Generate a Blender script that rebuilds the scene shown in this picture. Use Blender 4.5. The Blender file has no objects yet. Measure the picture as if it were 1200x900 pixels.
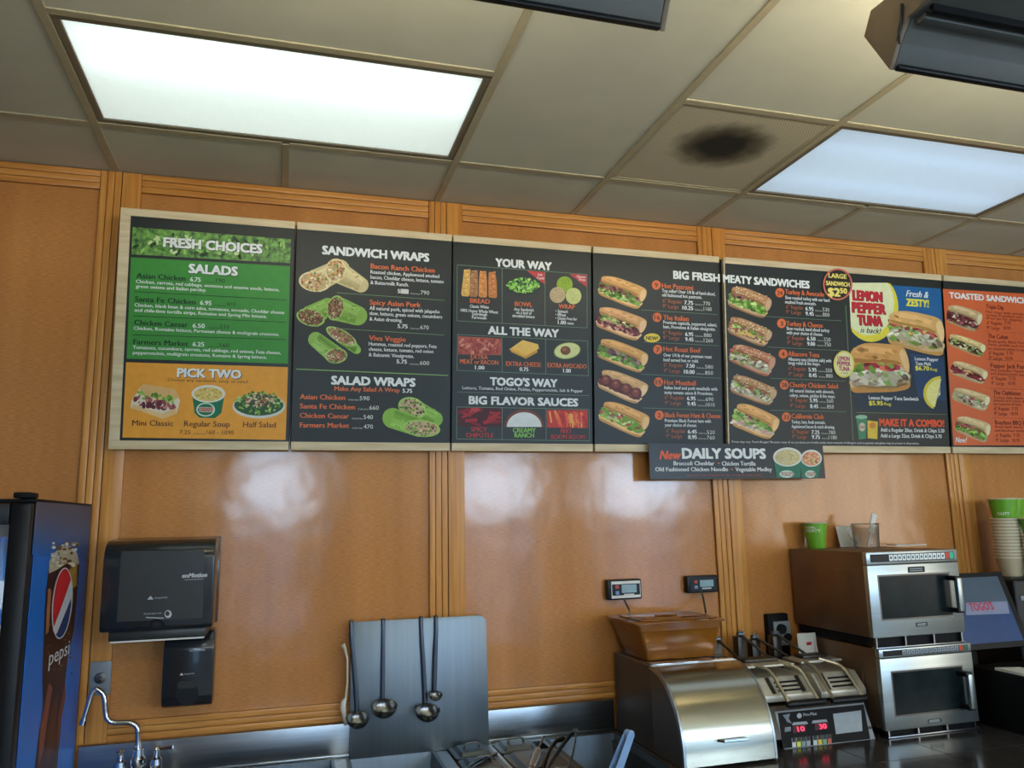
import bpy, bmesh, math, random
from mathutils import Vector, Matrix
PI = math.pi
SC = bpy.context.scene
COL = SC.collection

# ------------------------------------------------------------------ camera
CAM = Vector((0.632, -3.0833, 1.68245))
RT = Vector((0.96048, -0.27763, -0.01988))
UP = Vector((-0.02833, -0.16857, 0.98528))
FW = Vector((0.27689, 0.94578, 0.16978))
FPX = 921.19
cd = bpy.data.cameras.new('camera')
cam = bpy.data.objects.new('camera', cd)
COL.objects.link(cam)
cd.sensor_width = 36.0
cd.lens = FPX / 1200.0 * 36.0
cd.clip_start = 0.02
cam.matrix_world = Matrix(((RT.x, UP.x, -FW.x, CAM.x), (RT.y, UP.y, -FW.y, CAM.y), (RT.z, UP.z, -FW.z, CAM.z), (0, 0, 0, 1)))
SC.camera = cam
SC.view_settings.view_transform = 'Standard'
SC.view_settings.look = 'None'
SC.view_settings.gamma = 1.0
SC.view_settings.use_curve_mapping = False
SC.view_settings.exposure = 0.0

# ------------------------------------------------------------------ light
world = bpy.data.worlds.new('world')
SC.world = world
world.use_nodes = True
world.node_tree.nodes['Background'].inputs[0].default_value = (0.55, 0.75, 1.0, 1)
world.node_tree.nodes['Background'].inputs[1].default_value = 0.15


def area(name, loc, rot, sx, sy, power, color):
    l = bpy.data.lights.new(name, 'AREA')
    l.shape = 'RECTANGLE'
    l.size, l.size_y, l.energy, l.color = sx, sy, power, color
    o = bpy.data.objects.new(name, l)
    o.location = loc
    o.rotation_euler = rot
    COL.objects.link(o)
    return o


DAY = (0.55, 0.76, 1.0)
WINS = [(0.2, 0.9), (2.7, 3.6), (4.6, 5.8)]
WZ0, WZM, WZ1 = 0.35, 1.78, 2.52
for wx0, wx1 in WINS:
    w_ = wx1 - wx0
    area('daylight', ((wx0 + wx1) / 2, -6.55, (WZM + WZ1) / 2), (PI / 2, 0, 0), w_, WZ1 - WZM, 58 * w_, DAY)      # sky in the upper panes, brighter than the lower ones
    area('daylight', ((wx0 + wx1) / 2, -6.55, (WZ0 + WZM) / 2), (PI / 2, 0, 0), w_, WZM - WZ0, 14 * w_, (0.34, 0.60, 1.0))
LAMP_EMIT, TUBE_EMIT, UP_POWER = 0.42, 1.5, 30.0
area('daylight', (6.3, -4.2, 1.75), (PI / 2, 0, PI / 2), 2.4, 1.7, 62, (1.0, 0.93, 0.82))  # added warm lamp outside the right wall, brightens the right-hand panels

# ------------------------------------------------------------------ projection helpers


def ray(px, py):
    return RT * ((px - 600) / FPX) + UP * ((450 - py) / FPX) + FW


def W(px, py, y=0.0):
    d = ray(px, py)
    return CAM + d * ((y - CAM.y) / d.y)


def Zp(px, py, z):
    d = ray(px, py)
    return CAM + d * ((z - CAM.z) / d.z)


# ------------------------------------------------------------------ materials


def lin(c):
    return tuple((x / 12.92 if x <= 0.04045 else ((x + 0.055) / 1.055) ** 2.4) for x in (v / 255.0 for v in c))


def mat(name, rgb, rough=0.5, metal=0.0, var=0.12, scale=(8, 8, 8), bump=0.0, spec=0.5, trans=0.0, coat=0.0, detail=3.0, rgb2=None, alpha=1.0, aniso=0.0, rvar=0.0):
    m = bpy.data.materials.new(name)
    m.use_nodes = True
    nt = m.node_tree
    b = nt.nodes['Principled BSDF']
    tc = nt.nodes.new('ShaderNodeTexCoord')
    mp = nt.nodes.new('ShaderNodeMapping')
    mp.inputs['Scale'].default_value = scale
    nz = nt.nodes.new('ShaderNodeTexNoise')
    nz.inputs['Scale'].default_value = 1.0
    nz.inputs['Detail'].default_value = detail
    nt.links.new(tc.outputs['Object'], mp.inputs['Vector'])
    nt.links.new(mp.outputs[0], nz.inputs['Vector'])
    cr = nt.nodes.new('ShaderNodeValToRGB')
    c = lin(rgb)
    lo = lin(rgb2) if rgb2 else tuple(v * (1 - var) for v in c)
    hi = c if rgb2 else tuple(min(1, v * (1 + var)) for v in c)
    cr.color_ramp.elements[0].position = 0.3
    cr.color_ramp.elements[1].position = 0.7
    cr.color_ramp.elements[0].color = (*lo, 1)
    cr.color_ramp.elements[1].color = (*hi, 1)
    nt.links.new(nz.outputs[0], cr.inputs[0])
    nt.links.new(cr.outputs[0], b.inputs['Base Color'])
    b.inputs['Roughness'].default_value = rough
    b.inputs['Metallic'].default_value = metal
    b.inputs['Specular IOR Level'].default_value = spec
    b.inputs['Transmission Weight'].default_value = trans
    b.inputs['Coat Weight'].default_value = coat
    b.inputs['Alpha'].default_value = alpha
    if aniso:
        b.inputs['Anisotropic'].default_value = aniso
    if rvar:
        mr = nt.nodes.new('ShaderNodeMapRange')
        mr.inputs['To Min'].default_value = max(0.02, rough - rvar)
        mr.inputs['To Max'].default_value = rough + rvar
        nt.links.new(nz.outputs[0], mr.inputs[0])
        nt.links.new(mr.outputs[0], b.inputs['Roughness'])
    if bump:
        bp = nt.nodes.new('ShaderNodeBump')
        bp.inputs['Strength'].default_value = bump
        bp.inputs['Distance'].default_value = 0.002
        nt.links.new(nz.outputs[0], bp.inputs['Height'])
        nt.links.new(bp.outputs[0], b.inputs['Normal'])
    return m


def emit(name, rgb, strength, var=0.1, scale=60):
    m = mat(name, rgb, 0.4, var=var, scale=(scale,) * 3)
    b = m.node_tree.nodes['Principled BSDF']
    src = b.inputs['Base Color'].links[0].from_socket
    m.node_tree.links.new(src, b.inputs['Emission Color'])
    b.inputs['Emission Strength'].default_value = strength
    return m


INKS = {}


def ink(*rgb):
    if rgb not in INKS:
        INKS[rgb] = mat('ink_%02x%02x%02x' % rgb, rgb, 0.42, var=0.05, scale=(40, 40, 40), spec=0.3)
    return INKS[rgb]


M_PANEL = mat('woven_laminate', (212, 148, 84), 0.15, scale=(45, 45, 420), rgb2=(192, 126, 66), bump=0.03, spec=0.5, rvar=0.03, detail=2.0)
nt_ = M_PANEL.node_tree                      # slow waviness of the laminate sheets and faint upright colour bands
tc_ = [n for n in nt_.nodes if n.type == 'TEX_COORD'][0]
b1_ = [n for n in nt_.nodes if n.type == 'BUMP'][0]
wv_ = nt_.nodes.new('ShaderNodeTexNoise')
wv_.inputs['Scale'].default_value = 3.2
wv_.inputs['Detail'].default_value = 2.5
b2_ = nt_.nodes.new('ShaderNodeBump')
b2_.inputs['Strength'].default_value = 0.55
b2_.inputs['Distance'].default_value = 0.010
nt_.links.new(tc_.outputs['Object'], wv_.inputs['Vector'])
nt_.links.new(wv_.outputs[0], b2_.inputs['Height'])
nt_.links.new(b2_.outputs[0], b1_.inputs['Normal'])
mp_ = nt_.nodes.new('ShaderNodeMapping')
mp_.inputs['Scale'].default_value = (9, 9, .35)
vb_ = nt_.nodes.new('ShaderNodeTexNoise')
vb_.inputs['Scale'].default_value = 1.0
cr_ = nt_.nodes.new('ShaderNodeValToRGB')
cr_.color_ramp.elements[0].color = (.86, .84, .80, 1)
cr_.color_ramp.elements[0].position = .35
cr_.color_ramp.elements[1].position = .65
mx_ = nt_.nodes.new('ShaderNodeMix')
mx_.data_type, mx_.blend_type = 'RGBA', 'MULTIPLY'
mx_.inputs[0].default_value = 1.0
bs_ = nt_.nodes['Principled BSDF']
src_ = bs_.inputs['Base Color'].links[0].from_socket
nt_.links.new(tc_.outputs['Object'], mp_.inputs[0])
nt_.links.new(mp_.outputs[0], vb_.inputs['Vector'])
nt_.links.new(vb_.outputs[0], cr_.inputs[0])
nt_.links.new(src_, mx_.inputs[6])
nt_.links.new(cr_.outputs[0], mx_.inputs[7])
nt_.links.new(mx_.outputs[2], bs_.inputs['Base Color'])
M_PINEV = mat('pine_vertical', (226, 162, 82), 0.34, scale=(70, 70, 2.2), rgb2=(196, 126, 54), bump=0.05)
M_PINEH = mat('pine_horizontal', (226, 162, 82), 0.34, scale=(2.2, 70, 70), rgb2=(196, 126, 54), bump=0.05)
M_GROOVE = mat('groove_shadow_gap', (70, 40, 20), 0.7, scale=(20, 20, 20))
M_RAIL = mat('pale_birch', (222, 204, 164), 0.45, scale=(6, 60, 60), rgb2=(200, 178, 134), bump=0.03)
M_TILE = mat('ceiling_tile_cream', (200, 199, 176), 0.85, var=0.04, scale=(5, 5, 5), bump=0.05)
M_TBAR = mat('ceiling_grid_paint', (176, 166, 134), 0.55, var=0.06, scale=(20, 20, 20))
M_STEEL = mat('brushed_steel', (122, 131, 137), 0.42, 1.0, scale=(70, 70, 1.6), var=0.07, bump=0.01, rvar=0.04)
M_STEELH = mat('brushed_steel_horizontal', (160, 164, 166), 0.30, 1.0, scale=(2, 110, 110), var=0.08, bump=0.012, rvar=0.04)
M_STEELD = mat('dull_steel', (110, 106, 100), 0.42, 1.0, scale=(9, 9, 9), var=0.15, rvar=0.08)
M_CHROME = mat('chrome', (215, 218, 222), 0.08, 1.0, scale=(9, 9, 9), var=0.05)
M_BRUSHSH = mat('stained_sheet_steel', (128, 104, 82), 0.45, 0.7, scale=(4, 4, 4), var=0.18, rvar=0.1)
M_BLACK = mat('black_plastic', (18, 19, 20), 0.40, scale=(20, 20, 20), var=0.2, spec=0.3)
M_BLACKM = mat('matt_black_plastic', (13, 13, 14), 0.6, scale=(20, 20, 20), var=0.2, spec=0.2)
M_SMOKE = mat('smoked_plastic', (30, 33, 36), 0.22, scale=(10, 10, 10), var=0.15, coat=0.3)
M_SMOKEIN = mat('smoked_window', (42, 41, 35), 0.36, scale=(10, 10, 10), var=0.10)
M_GREYPL = mat('grey_plastic', (128, 134, 138), 0.4, scale=(20, 20, 20))
M_WHITE = mat('white_paper', (226, 224, 214), 0.6, scale=(20, 20, 20), var=0.04)
M_CREAM = mat('cream_paper', (214, 200, 170), 0.6, scale=(20, 20, 20), var=0.06)
M_GREEN = mat('green_print', (112, 176, 42), 0.4, scale=(20, 20, 20), var=0.06)
M_AMBER = mat('amber_plastic', (190, 122, 34), 0.14, scale=(9, 9, 9), var=0.12, trans=0.55, rgb2=(168, 98, 22))
M_CLEAR = mat('clear_plastic', (232, 230, 222), 0.12, scale=(9, 9, 9), var=0.03, trans=0.92)
M_GLASSD = mat('dark_glass', (26, 36, 38), 0.24, scale=(12, 12, 12), var=0.35, spec=0.12, rvar=0.06)
M_BLUE = mat('blue_vinyl', (22, 108, 206), 0.4, scale=(3, 3, 3), var=0.08)
M_DTILE = mat('dark_counter_tile', (58, 54, 52), 0.16, scale=(14, 14, 14), var=0.25, rvar=0.05)
M_GROUT = mat('grout', (120, 116, 112), 0.7, scale=(40, 40, 40))
M_FIXT = mat('fixture_grey_paint', (86, 88, 82), 0.5, scale=(12, 12, 12), var=0.08)
M_FIXB = mat('fixture_beige_paint', (120, 104, 84), 0.55, scale=(12, 12, 12), var=0.08)
M_RWALL = mat('plaster', (172, 170, 160), 0.8, scale=(5, 5, 5), var=0.05)
M_FLOOR = mat('floor_tile_grey', (146, 152, 158), 0.28, scale=(4, 4, 4), var=0.2)
M_BOARD = mat('board_charcoal', (40, 44, 40), 0.36, scale=(3, 3, 3), var=0.10, spec=0.28)
M_LEAF = mat('leafy_print', (120, 176, 70), 0.42, scale=(55, 55, 55), rgb2=(26, 62, 22), detail=1.0)

# ------------------------------------------------------------------ mesh builder


def root_loc(p):
    while p is not None and p.parent is not None:
        p = p.parent
    return Vector(p.location) if p is not None else Vector((0, 0, 0))


class MB:
    def __init__(s):
        s.bm = bmesh.new()
        s.mats = []

    def mi(s, m):
        if m not in s.mats:
            s.mats.append(m)
        return s.mats.index(m)

    def _in(s, tmp, m, M=None):
        k = s.mi(m)
        if M is not None:
            bmesh.ops.transform(tmp, matrix=M, verts=tmp.verts)
        vm = {}
        for v in tmp.verts:
            vm[v.index] = s.bm.verts.new(v.co)
        for f in tmp.faces:
            try:
                nf = s.bm.faces.new([vm[v.index] for v in f.verts])
                nf.material_index = k
            except ValueError:
                pass
        tmp.free()
        return s

    def box(s, x0, x1, y0, y1, z0, z1, m, b=0.0, seg=2, M=None):
        t = bmesh.new()
        bmesh.ops.create_cube(t, size=1.0)
        for v in t.verts:
            v.co = Vector(((x0 + x1) / 2 + v.co.x * (x1 - x0), (y0 + y1) / 2 + v.co.y * (y1 - y0), (z0 + z1) / 2 + v.co.z * (z1 - z0)))
        if b:
            bmesh.ops.bevel(t, geom=t.edges[:], offset=b, segments=seg, affect='EDGES', profile=0.5)
        t.verts.index_update()
        return s._in(t, m, M)

    def prism(s, poly, axis, a0, a1, m, b=0.0, M=None):
        """poly: 2D points in the two other axes (x:(y,z) y:(x,z) z:(x,y)), extruded a0..a1 along axis"""
        t = bmesh.new()

        def P(p, a):
            if axis == 'x':
                return Vector((a, p[0], p[1]))
            if axis == 'y':
                return Vector((p[0], a, p[1]))
            return Vector((p[0], p[1], a))
        lo = [t.verts.new(P(p, a0)) for p in poly]
        hi = [t.verts.new(P(p, a1)) for p in poly]
        n = len(poly)
        t.faces.new(lo)
        t.faces.new(hi[::-1])
        for i in range(n):
            t.faces.new([lo[i], hi[i], hi[(i + 1) % n], lo[(i + 1) % n]])
        bmesh.ops.recalc_face_normals(t, faces=t.faces)
        if b:
            bmesh.ops.bevel(t, geom=t.edges[:], offset=b, segments=2, affect='EDGES', profile=0.5)
        t.verts.index_update()
        return s._in(t, m, M)

    def hull(s, pts, m):
        """eight corners: bottom four then top four, same order"""
        t = bmesh.new()
        v = [t.verts.new(p) for p in pts]
        for q in ((0, 1, 2, 3), (4, 5, 6, 7), (0, 1, 5, 4), (1, 2, 6, 5), (2, 3, 7, 6), (3, 0, 4, 7)):
            t.faces.new([v[i] for i in q])
        bmesh.ops.recalc_face_normals(t, faces=t.faces)
        t.verts.index_update()
        return s._in(t, m)

    def quad(s, pts, th, m):
        """a slab from four coplanar points, thickened by th along its normal"""
        p = [Vector(q) for q in pts]
        n = (p[1] - p[0]).cross(p[3] - p[0]).normalized() * th
        return s.hull([*p, *[q + n for q in p]], m)

    def cyl(s, p0, p1, r0, m, r1=None, n=20):
        p0, p1 = Vector(p0), Vector(p1)
        r1 = r0 if r1 is None else r1
        t = bmesh.new()
        bmesh.ops.create_cone(t, cap_ends=True, segments=n, radius1=r0, radius2=r1, depth=(p1 - p0).length)
        q = Vector((0, 0, 1)).rotation_difference((p1 - p0).normalized())
        t.verts.index_update()
        return s._in(t, m, Matrix.Translation((p0 + p1) / 2) @ q.to_matrix().to_4x4())

    def tube(s, pts, r, m, n=10, flat=1.0):
        pts = [Vector(p) for p in pts]
        rr = r if isinstance(r, (list, tuple)) else [r] * len(pts)
        t = bmesh.new()
        rings = []
        prev = None
        for i, p in enumerate(pts):
            d = (pts[min(i + 1, len(pts) - 1)] - pts[max(i - 1, 0)]).normalized()
            if prev is None:
                a = d.orthogonal().normalized()
                if flat != 1.0:
                    a = Vector((1, 0, 0))
                    a = (a - d * a.dot(d)).normalized()
            else:
                a = (prev - d * prev.dot(d)).normalized()
            prev = a
            c = d.cross(a)
            rings.append([t.verts.new(p + (a * math.cos(2 * PI * k / n) + c * math.sin(2 * PI * k / n) * flat) * rr[i]) for k in range(n)])
        for A, B in zip(rings, rings[1:]):
            for k in range(n):
                t.faces.new([A[k], A[(k + 1) % n], B[(k + 1) % n], B[k]])
        t.faces.new(rings[0][::-1])
        t.faces.new(rings[-1])
        bmesh.ops.recalc_face_normals(t, faces=t.faces)
        t.verts.index_update()
        return s._in(t, m)

    def lathe(s, prof, m, c=(0, 0, 0), n=32, M=None, close=False):
        t = bmesh.new()
        rings = []
        for r, z in prof:
            if r < 1e-5:
                rings.append([t.verts.new((c[0], c[1], c[2] + z))])
            else:
                rings.append([t.verts.new((c[0] + r * math.cos(2 * PI * k / n), c[1] + r * math.sin(2 * PI * k / n), c[2] + z)) for k in range(n)])
        pr = list(zip(rings, rings[1:]))
        if close:
            pr.append((rings[-1], rings[0]))
        for A, B in pr:
            for k in range(n):
                a, b2 = A[k % len(A)], A[(k + 1) % len(A)]
                d, c2 = B[k % len(B)], B[(k + 1) % len(B)]
                f = []
                for v in (a, b2, c2, d):
                    if v not in f:
                        f.append(v)
                if len(f) > 2:
                    t.faces.new(f)
        bmesh.ops.recalc_face_normals(t, faces=t.faces)
        t.verts.index_update()
        return s._in(t, m, M)

    def pan(s, x0, x1, y0, y1, z, depth, m, rim=0.012, taper=0.02, th=0.002):
        """an open rectangular tray with a flat rim"""
        def loop(i, zz):
            return [Vector((x0 + i, y0 + i, zz)), Vector((x1 - i, y0 + i, zz)), Vector((x1 - i, y1 - i, zz)), Vector((x0 + i, y1 - i, zz))]
        L = [loop(0, z - 0.004), loop(0, z), loop(rim, z), loop(rim + taper, z - depth), loop(rim + taper - th, z - depth - th), loop(rim - th, z - 0.004)]
        t = bmesh.new()
        V = [[t.verts.new(p) for p in l] for l in L]
        for A, B in zip(V, V[1:] + V[:1]):
            if A is V[3]:
                continue
            for k in range(4):
                t.faces.new([A[k], A[(k + 1) % 4], B[(k + 1) % 4], B[k]])
        t.faces.new(V[3])
        t.faces.new(V[4][::-1])
        bmesh.ops.recalc_face_normals(t, faces=t.faces)
        t.verts.index_update()
        return s._in(t, m)

    def build(s, name, parent=None, smooth=35):
        o_ = root_loc(parent)
        for v in s.bm.verts:
            v.co -= o_
        me = bpy.data.meshes.new(name)
        s.bm.to_mesh(me)
        s.bm.free()
        for m in s.mats:
            me.materials.append(m)
        if smooth:
            me.shade_smooth()
            me.set_sharp_from_angle(angle=math.radians(smooth))
        o = bpy.data.objects.new(name, me)
        COL.objects.link(o)
        if parent is not None:
            o.parent = parent
        return o


def tag(o, label=None, cat=None, group=None, kind=None):
    if label:
        o['label'] = label
    if cat:
        o['category'] = cat
    if group:
        o['group'] = group
    if kind:
        o['kind'] = kind
    return o


def thing(name, label, cat, loc=(0, 0, 0), group=None):
    o = bpy.data.objects.new(name, None)
    o.empty_display_size = 0.05
    COL.objects.link(o)
    o.location = loc
    return tag(o, label, cat, group)


def struct(mb, name, parent=None):
    o = mb.build(name, parent)
    if parent is None:
        o['kind'] = 'structure'
    return o


# ------------------------------------------------------------------ printed graphics on a flat face
FONT = {}


def glyphs(s, bold=0.0, shear=0.0):
    key = (s, bold, shear)
    if key not in FONT:
        cu = bpy.data.curves.new('txt', 'FONT')
        cu.body = s
        cu.offset = bold
        cu.shear = shear
        cu.resolution_u = 2
        cu.fill_mode = 'FRONT'
        o = bpy.data.objects.new('txt', cu)
        COL.objects.link(o)
        dg = bpy.context.evaluated_depsgraph_get()
        e = o.evaluated_get(dg)
        me = e.to_mesh()
        vs = [(v.co.x, v.co.y) for v in me.vertices]
        fs = [tuple(p.vertices) for p in me.polygons]
        e.to_mesh_clear()
        bpy.data.objects.remove(o)
        bpy.data.curves.remove(cu)
        FONT[key] = (vs, fs)
    return FONT[key]


CAPH = max(v[1] for v in glyphs('H')[0])


class Gfx:
    def __init__(s, origin, u, v):
        s.o, s.u, s.v = Vector(origin), Vector(u).normalized(), Vector(v).normalized()
        s.n = s.u.cross(s.v).normalized()
        s.mb = MB()
        s.bm = s.mb.bm
        s.lay = 1

    def uv(s, p):
        d = ray(*p)
        t = (s.o - CAM).dot(s.n) / d.dot(s.n)
        q = CAM + d * t - s.o
        return (q.dot(s.u), q.dot(s.v))

    def at(s, q, lay):
        return s.o + s.u * q[0] + s.v * q[1] + s.n * (0.0004 * lay)

    def face(s, q, m, lay=None):
        lay = s.lay if lay is None else lay
        a = sum(q[i][0] * q[(i + 1) % len(q)][1] - q[(i + 1) % len(q)][0] * q[i][1] for i in range(len(q)))
        if a < 0:
            q = q[::-1]
        f = s.bm.faces.new([s.bm.verts.new(s.at(p, lay)) for p in q])
        f.material_index = s.mb.mi(m)

    def poly(s, pts, m, lay=None):
        s.face([s.uv(p) for p in pts], m, lay)

    def line(s, p0, p1, w, m, lay=None):
        a, b = Vector(s.uv(p0)), Vector(s.uv(p1))
        d = (b - a).normalized()
        nn = Vector((-d.y, d.x)) * w / 2
        s.face([a - nn, b - nn, b + nn, a + nn], m, lay)

    def frame(s, pts, w, m, lay=None):
        for i in range(len(pts)):
            s.line(pts[i], pts[(i + 1) % len(pts)], w, m, lay)

    def ell(s, c, rx, ry, m, lay=None, n=24, a0=0, a1=2 * PI, rot=0.0):
        full = abs(a1 - a0 - 2 * PI) < 1e-6
        k = n if full else n + 1
        pts = []
        for i in range(k):
            t = a0 + (a1 - a0) * i / n
            x, y = rx * math.cos(t), -ry * math.sin(t)
            pts.append((c[0] + x * math.cos(rot) - y * math.sin(rot), c[1] + x * math.sin(rot) + y * math.cos(rot)))
        s.poly(pts, m, lay)

    def text(s, t, x0, x1, y, cap, m, bold=0.0, shear=0.0, lay=3, y1=None):
        vs, fs = glyphs(t, 0.0, shear)
        if not vs:
            return
        u0, v0 = s.uv((x0, y))
        yy = y
        for _ in range(3):
            u1, v1 = s.uv((x1, yy))
            _, v2 = s.uv((x1, yy + 1))
            yy += (v0 - v1) / (v2 - v1)
        kv = (s.uv((x0, y - cap))[1] - v0) / CAPH
        xa, xb = min(v[0] for v in vs), max(v[0] for v in vs)
        ku = (u1 - u0) / (xb - xa)
        k = s.mb.mi(m)
        d = kv * CAPH * bold * 3.1
        if bold >= .02:
            shifts = [(-d, -d * .7), (d, -d * .7), (-d, d * .7), (d, d * .7)]
        elif bold > 0:
            shifts = [(-d, 0), (d, 0)]
        else:
            shifts = [(0, 0)]
        for i, (du, dv) in enumerate(shifts):
            bv = [s.bm.verts.new(s.at((u0 + (x - xa) * ku + du, v0 + yv * kv + dv), lay + .03 * i)) for x, yv in vs]
            for f in fs:
                try:
                    nf = s.bm.faces.new([bv[j] for j in f])
                    nf.material_index = k
                    nf.normal_update()
                    if nf.normal.dot(s.n) < 0:
                        nf.normal_flip()
                except ValueError:
                    pass

    def build(s, name, parent, label=None):
        o = s.mb.build(name, parent, smooth=0)
        if label:
            o['label'] = label
        return o


def quadmap(tl, tr, bl, br):
    def Q(a, b):
        return (tl[0] * (1 - a) * (1 - b) + tr[0] * a * (1 - b) + bl[0] * (1 - a) * b + br[0] * a * b,
                tl[1] * (1 - a) * (1 - b) + tr[1] * a * (1 - b) + bl[1] * (1 - a) * b + br[1] * a * b)
    return Q


MEAT = [(120, 52, 58), (150, 74, 76), (96, 40, 48), (168, 96, 92)]
LETT = [(120, 168, 50), (150, 190, 80), (84, 132, 40), (182, 206, 118)]
MIX = [(150, 190, 80), (110, 158, 48), (196, 84, 74), (226, 190, 92), (160, 84, 80), (224, 220, 180)]
TUNA = [(212, 204, 172), (180, 168, 140), (140, 170, 80), (222, 216, 190), (120, 92, 70)]
PORK = [(142, 92, 70), (180, 130, 96), (110, 66, 50), (196, 168, 130)]
SALAD = [(60, 84, 44), (196, 168, 130), (110, 140, 60), (90, 60, 52), (214, 196, 160), (160, 96, 60)]


def blobs(g, Q, a0, a1, b0, b1, pal, n, r, rnd, lay):
    for i in range(n):
        a, b = rnd.uniform(a0, a1), rnd.uniform(b0, b1)
        c = Q(a, b)
        k = rnd.uniform(0.6, 1.3) * r
        g.ell(c, k * rnd.uniform(0.8, 1.6), k * 0.8, ink(*rnd.choice(pal)), lay + 0.15 * (i % 6), n=7, rot=rnd.uniform(0, 3))


def spline(P, n=5):
    """closed Catmull-Rom outline"""
    out = []
    N = len(P)
    for i in range(N):
        p0, p1, p2, p3 = P[i - 1], P[i], P[(i + 1) % N], P[(i + 2) % N]
        for k in range(n):
            t = k / n
            out.append(tuple(.5 * (2 * p1[j] + (p2[j] - p0[j]) * t + (2 * p0[j] - 5 * p1[j] + 4 * p2[j] - p3[j]) * t * t + (3 * p1[j] - p0[j] - 3 * p2[j] + p3[j]) * t ** 3) for j in (0, 1)))
    return out


def shade(c, d):
    return tuple(max(0, min(255, int(v + d))) for v in c)


def sandwich(panel, geo, tl, tr, bl, br, layers, bun=(216, 160, 88), seeds=0, seed=1, name='sandwich_picture', label=None):
    """a printed picture of a filled roll, seen three quarters"""
    g = Gfx(*geo)
    rnd = random.Random(seed)
    Q = quadmap(tl, tr, bl, br)
    S = lambda P: spline([Q(*p) for p in P])
    bread = shade(bun, 18)
    bread = (bread[0], min(255, bread[1] + 14), min(255, bread[2] + 24))
    hgt = math.hypot(bl[0] - tl[0], bl[1] - tl[1])
    # lower half: cut face and crust under it
    g.poly(S([(0.0, .70), (-.02, .84), (.03, .96), (.3, .99), (.7, 1.02), (.93, 1.0), (1.0, .84), (.98, .66), (.5, .62)]), ink(*bread), 1)
    g.poly(S([(0.0, .86), (.04, .97), (.3, 1.0), (.7, 1.03), (.93, 1.0), (.98, .9), (.7, .96), (.3, .92)]), ink(*shade(bun, -22)), 1.3)
    # filling bed
    g.poly(S([(.03, .34), (-.03, .5), (-.02, .72), (.12, .80), (.3, .77), (.5, .83), (.7, .82), (.88, .86), (.99, .70), (.97, .44), (.5, .30)]), ink(*shade(layers[-1][2][0], -34)), 1.6)
    r = hgt * 0.07 + 0.5
    for b0, b1, pal in layers:
        for i in range(58):
            a, b = rnd.uniform(-.0, .95), rnd.uniform(b0, b1)
            c = Q(a, b)
            k = rnd.uniform(0.5, 1.15) * r
            col = shade(rnd.choice(pal), rnd.choice((-26, -10, 0, 0, 14, 26)))
            g.ell(c, k * rnd.uniform(0.9, 1.9), k * 0.7, ink(*tuple(v // 8 * 8 for v in col)), 2 + 0.14 * (i % 9), n=8, rot=rnd.uniform(-.5, 1.0))
    # upper half of the roll
    g.poly(S([(.03, .10), (.0, .26), (.05, .37), (.3, .38), (.6, .41), (.86, .50), (.97, .66), (1.02, .52), (1.01, .26), (.93, .08), (.6, .0), (.25, -.02)]), ink(*bun), 3.6)
    g.poly(S([(.88, .22), (.90, .44), (.965, .64), (1.015, .52), (1.005, .28), (.94, .14)]), ink(*bread), 3.9)
    g.poly(S([(.03, .27), (.06, .36), (.3, .37), (.6, .40), (.84, .47), (.84, .40), (.6, .33), (.3, .31)]), ink(*shade(bun, -40)), 3.9)
    g.poly(S([(.10, .08), (.12, .17), (.4, .18), (.74, .25), (.78, .15), (.5, .06), (.25, .03)]), ink(*shade(bun, 20)), 3.9)
    for i in range(10):
        c = Q(rnd.uniform(.1, .8), rnd.uniform(.05, .3))
        g.ell(c, r * rnd.uniform(.8, 1.6), r * .45, ink(*shade(bun, rnd.choice((-14, 10, -8)))), 4.1, n=9, rot=.3)
    for _ in range(seeds):
        g.ell(Q(rnd.uniform(.06, .92), rnd.uniform(.02, .34)), 0.85, 0.55, ink(238, 220, 176), 4.4, n=6)
    return g.build(name, panel, label)


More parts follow.
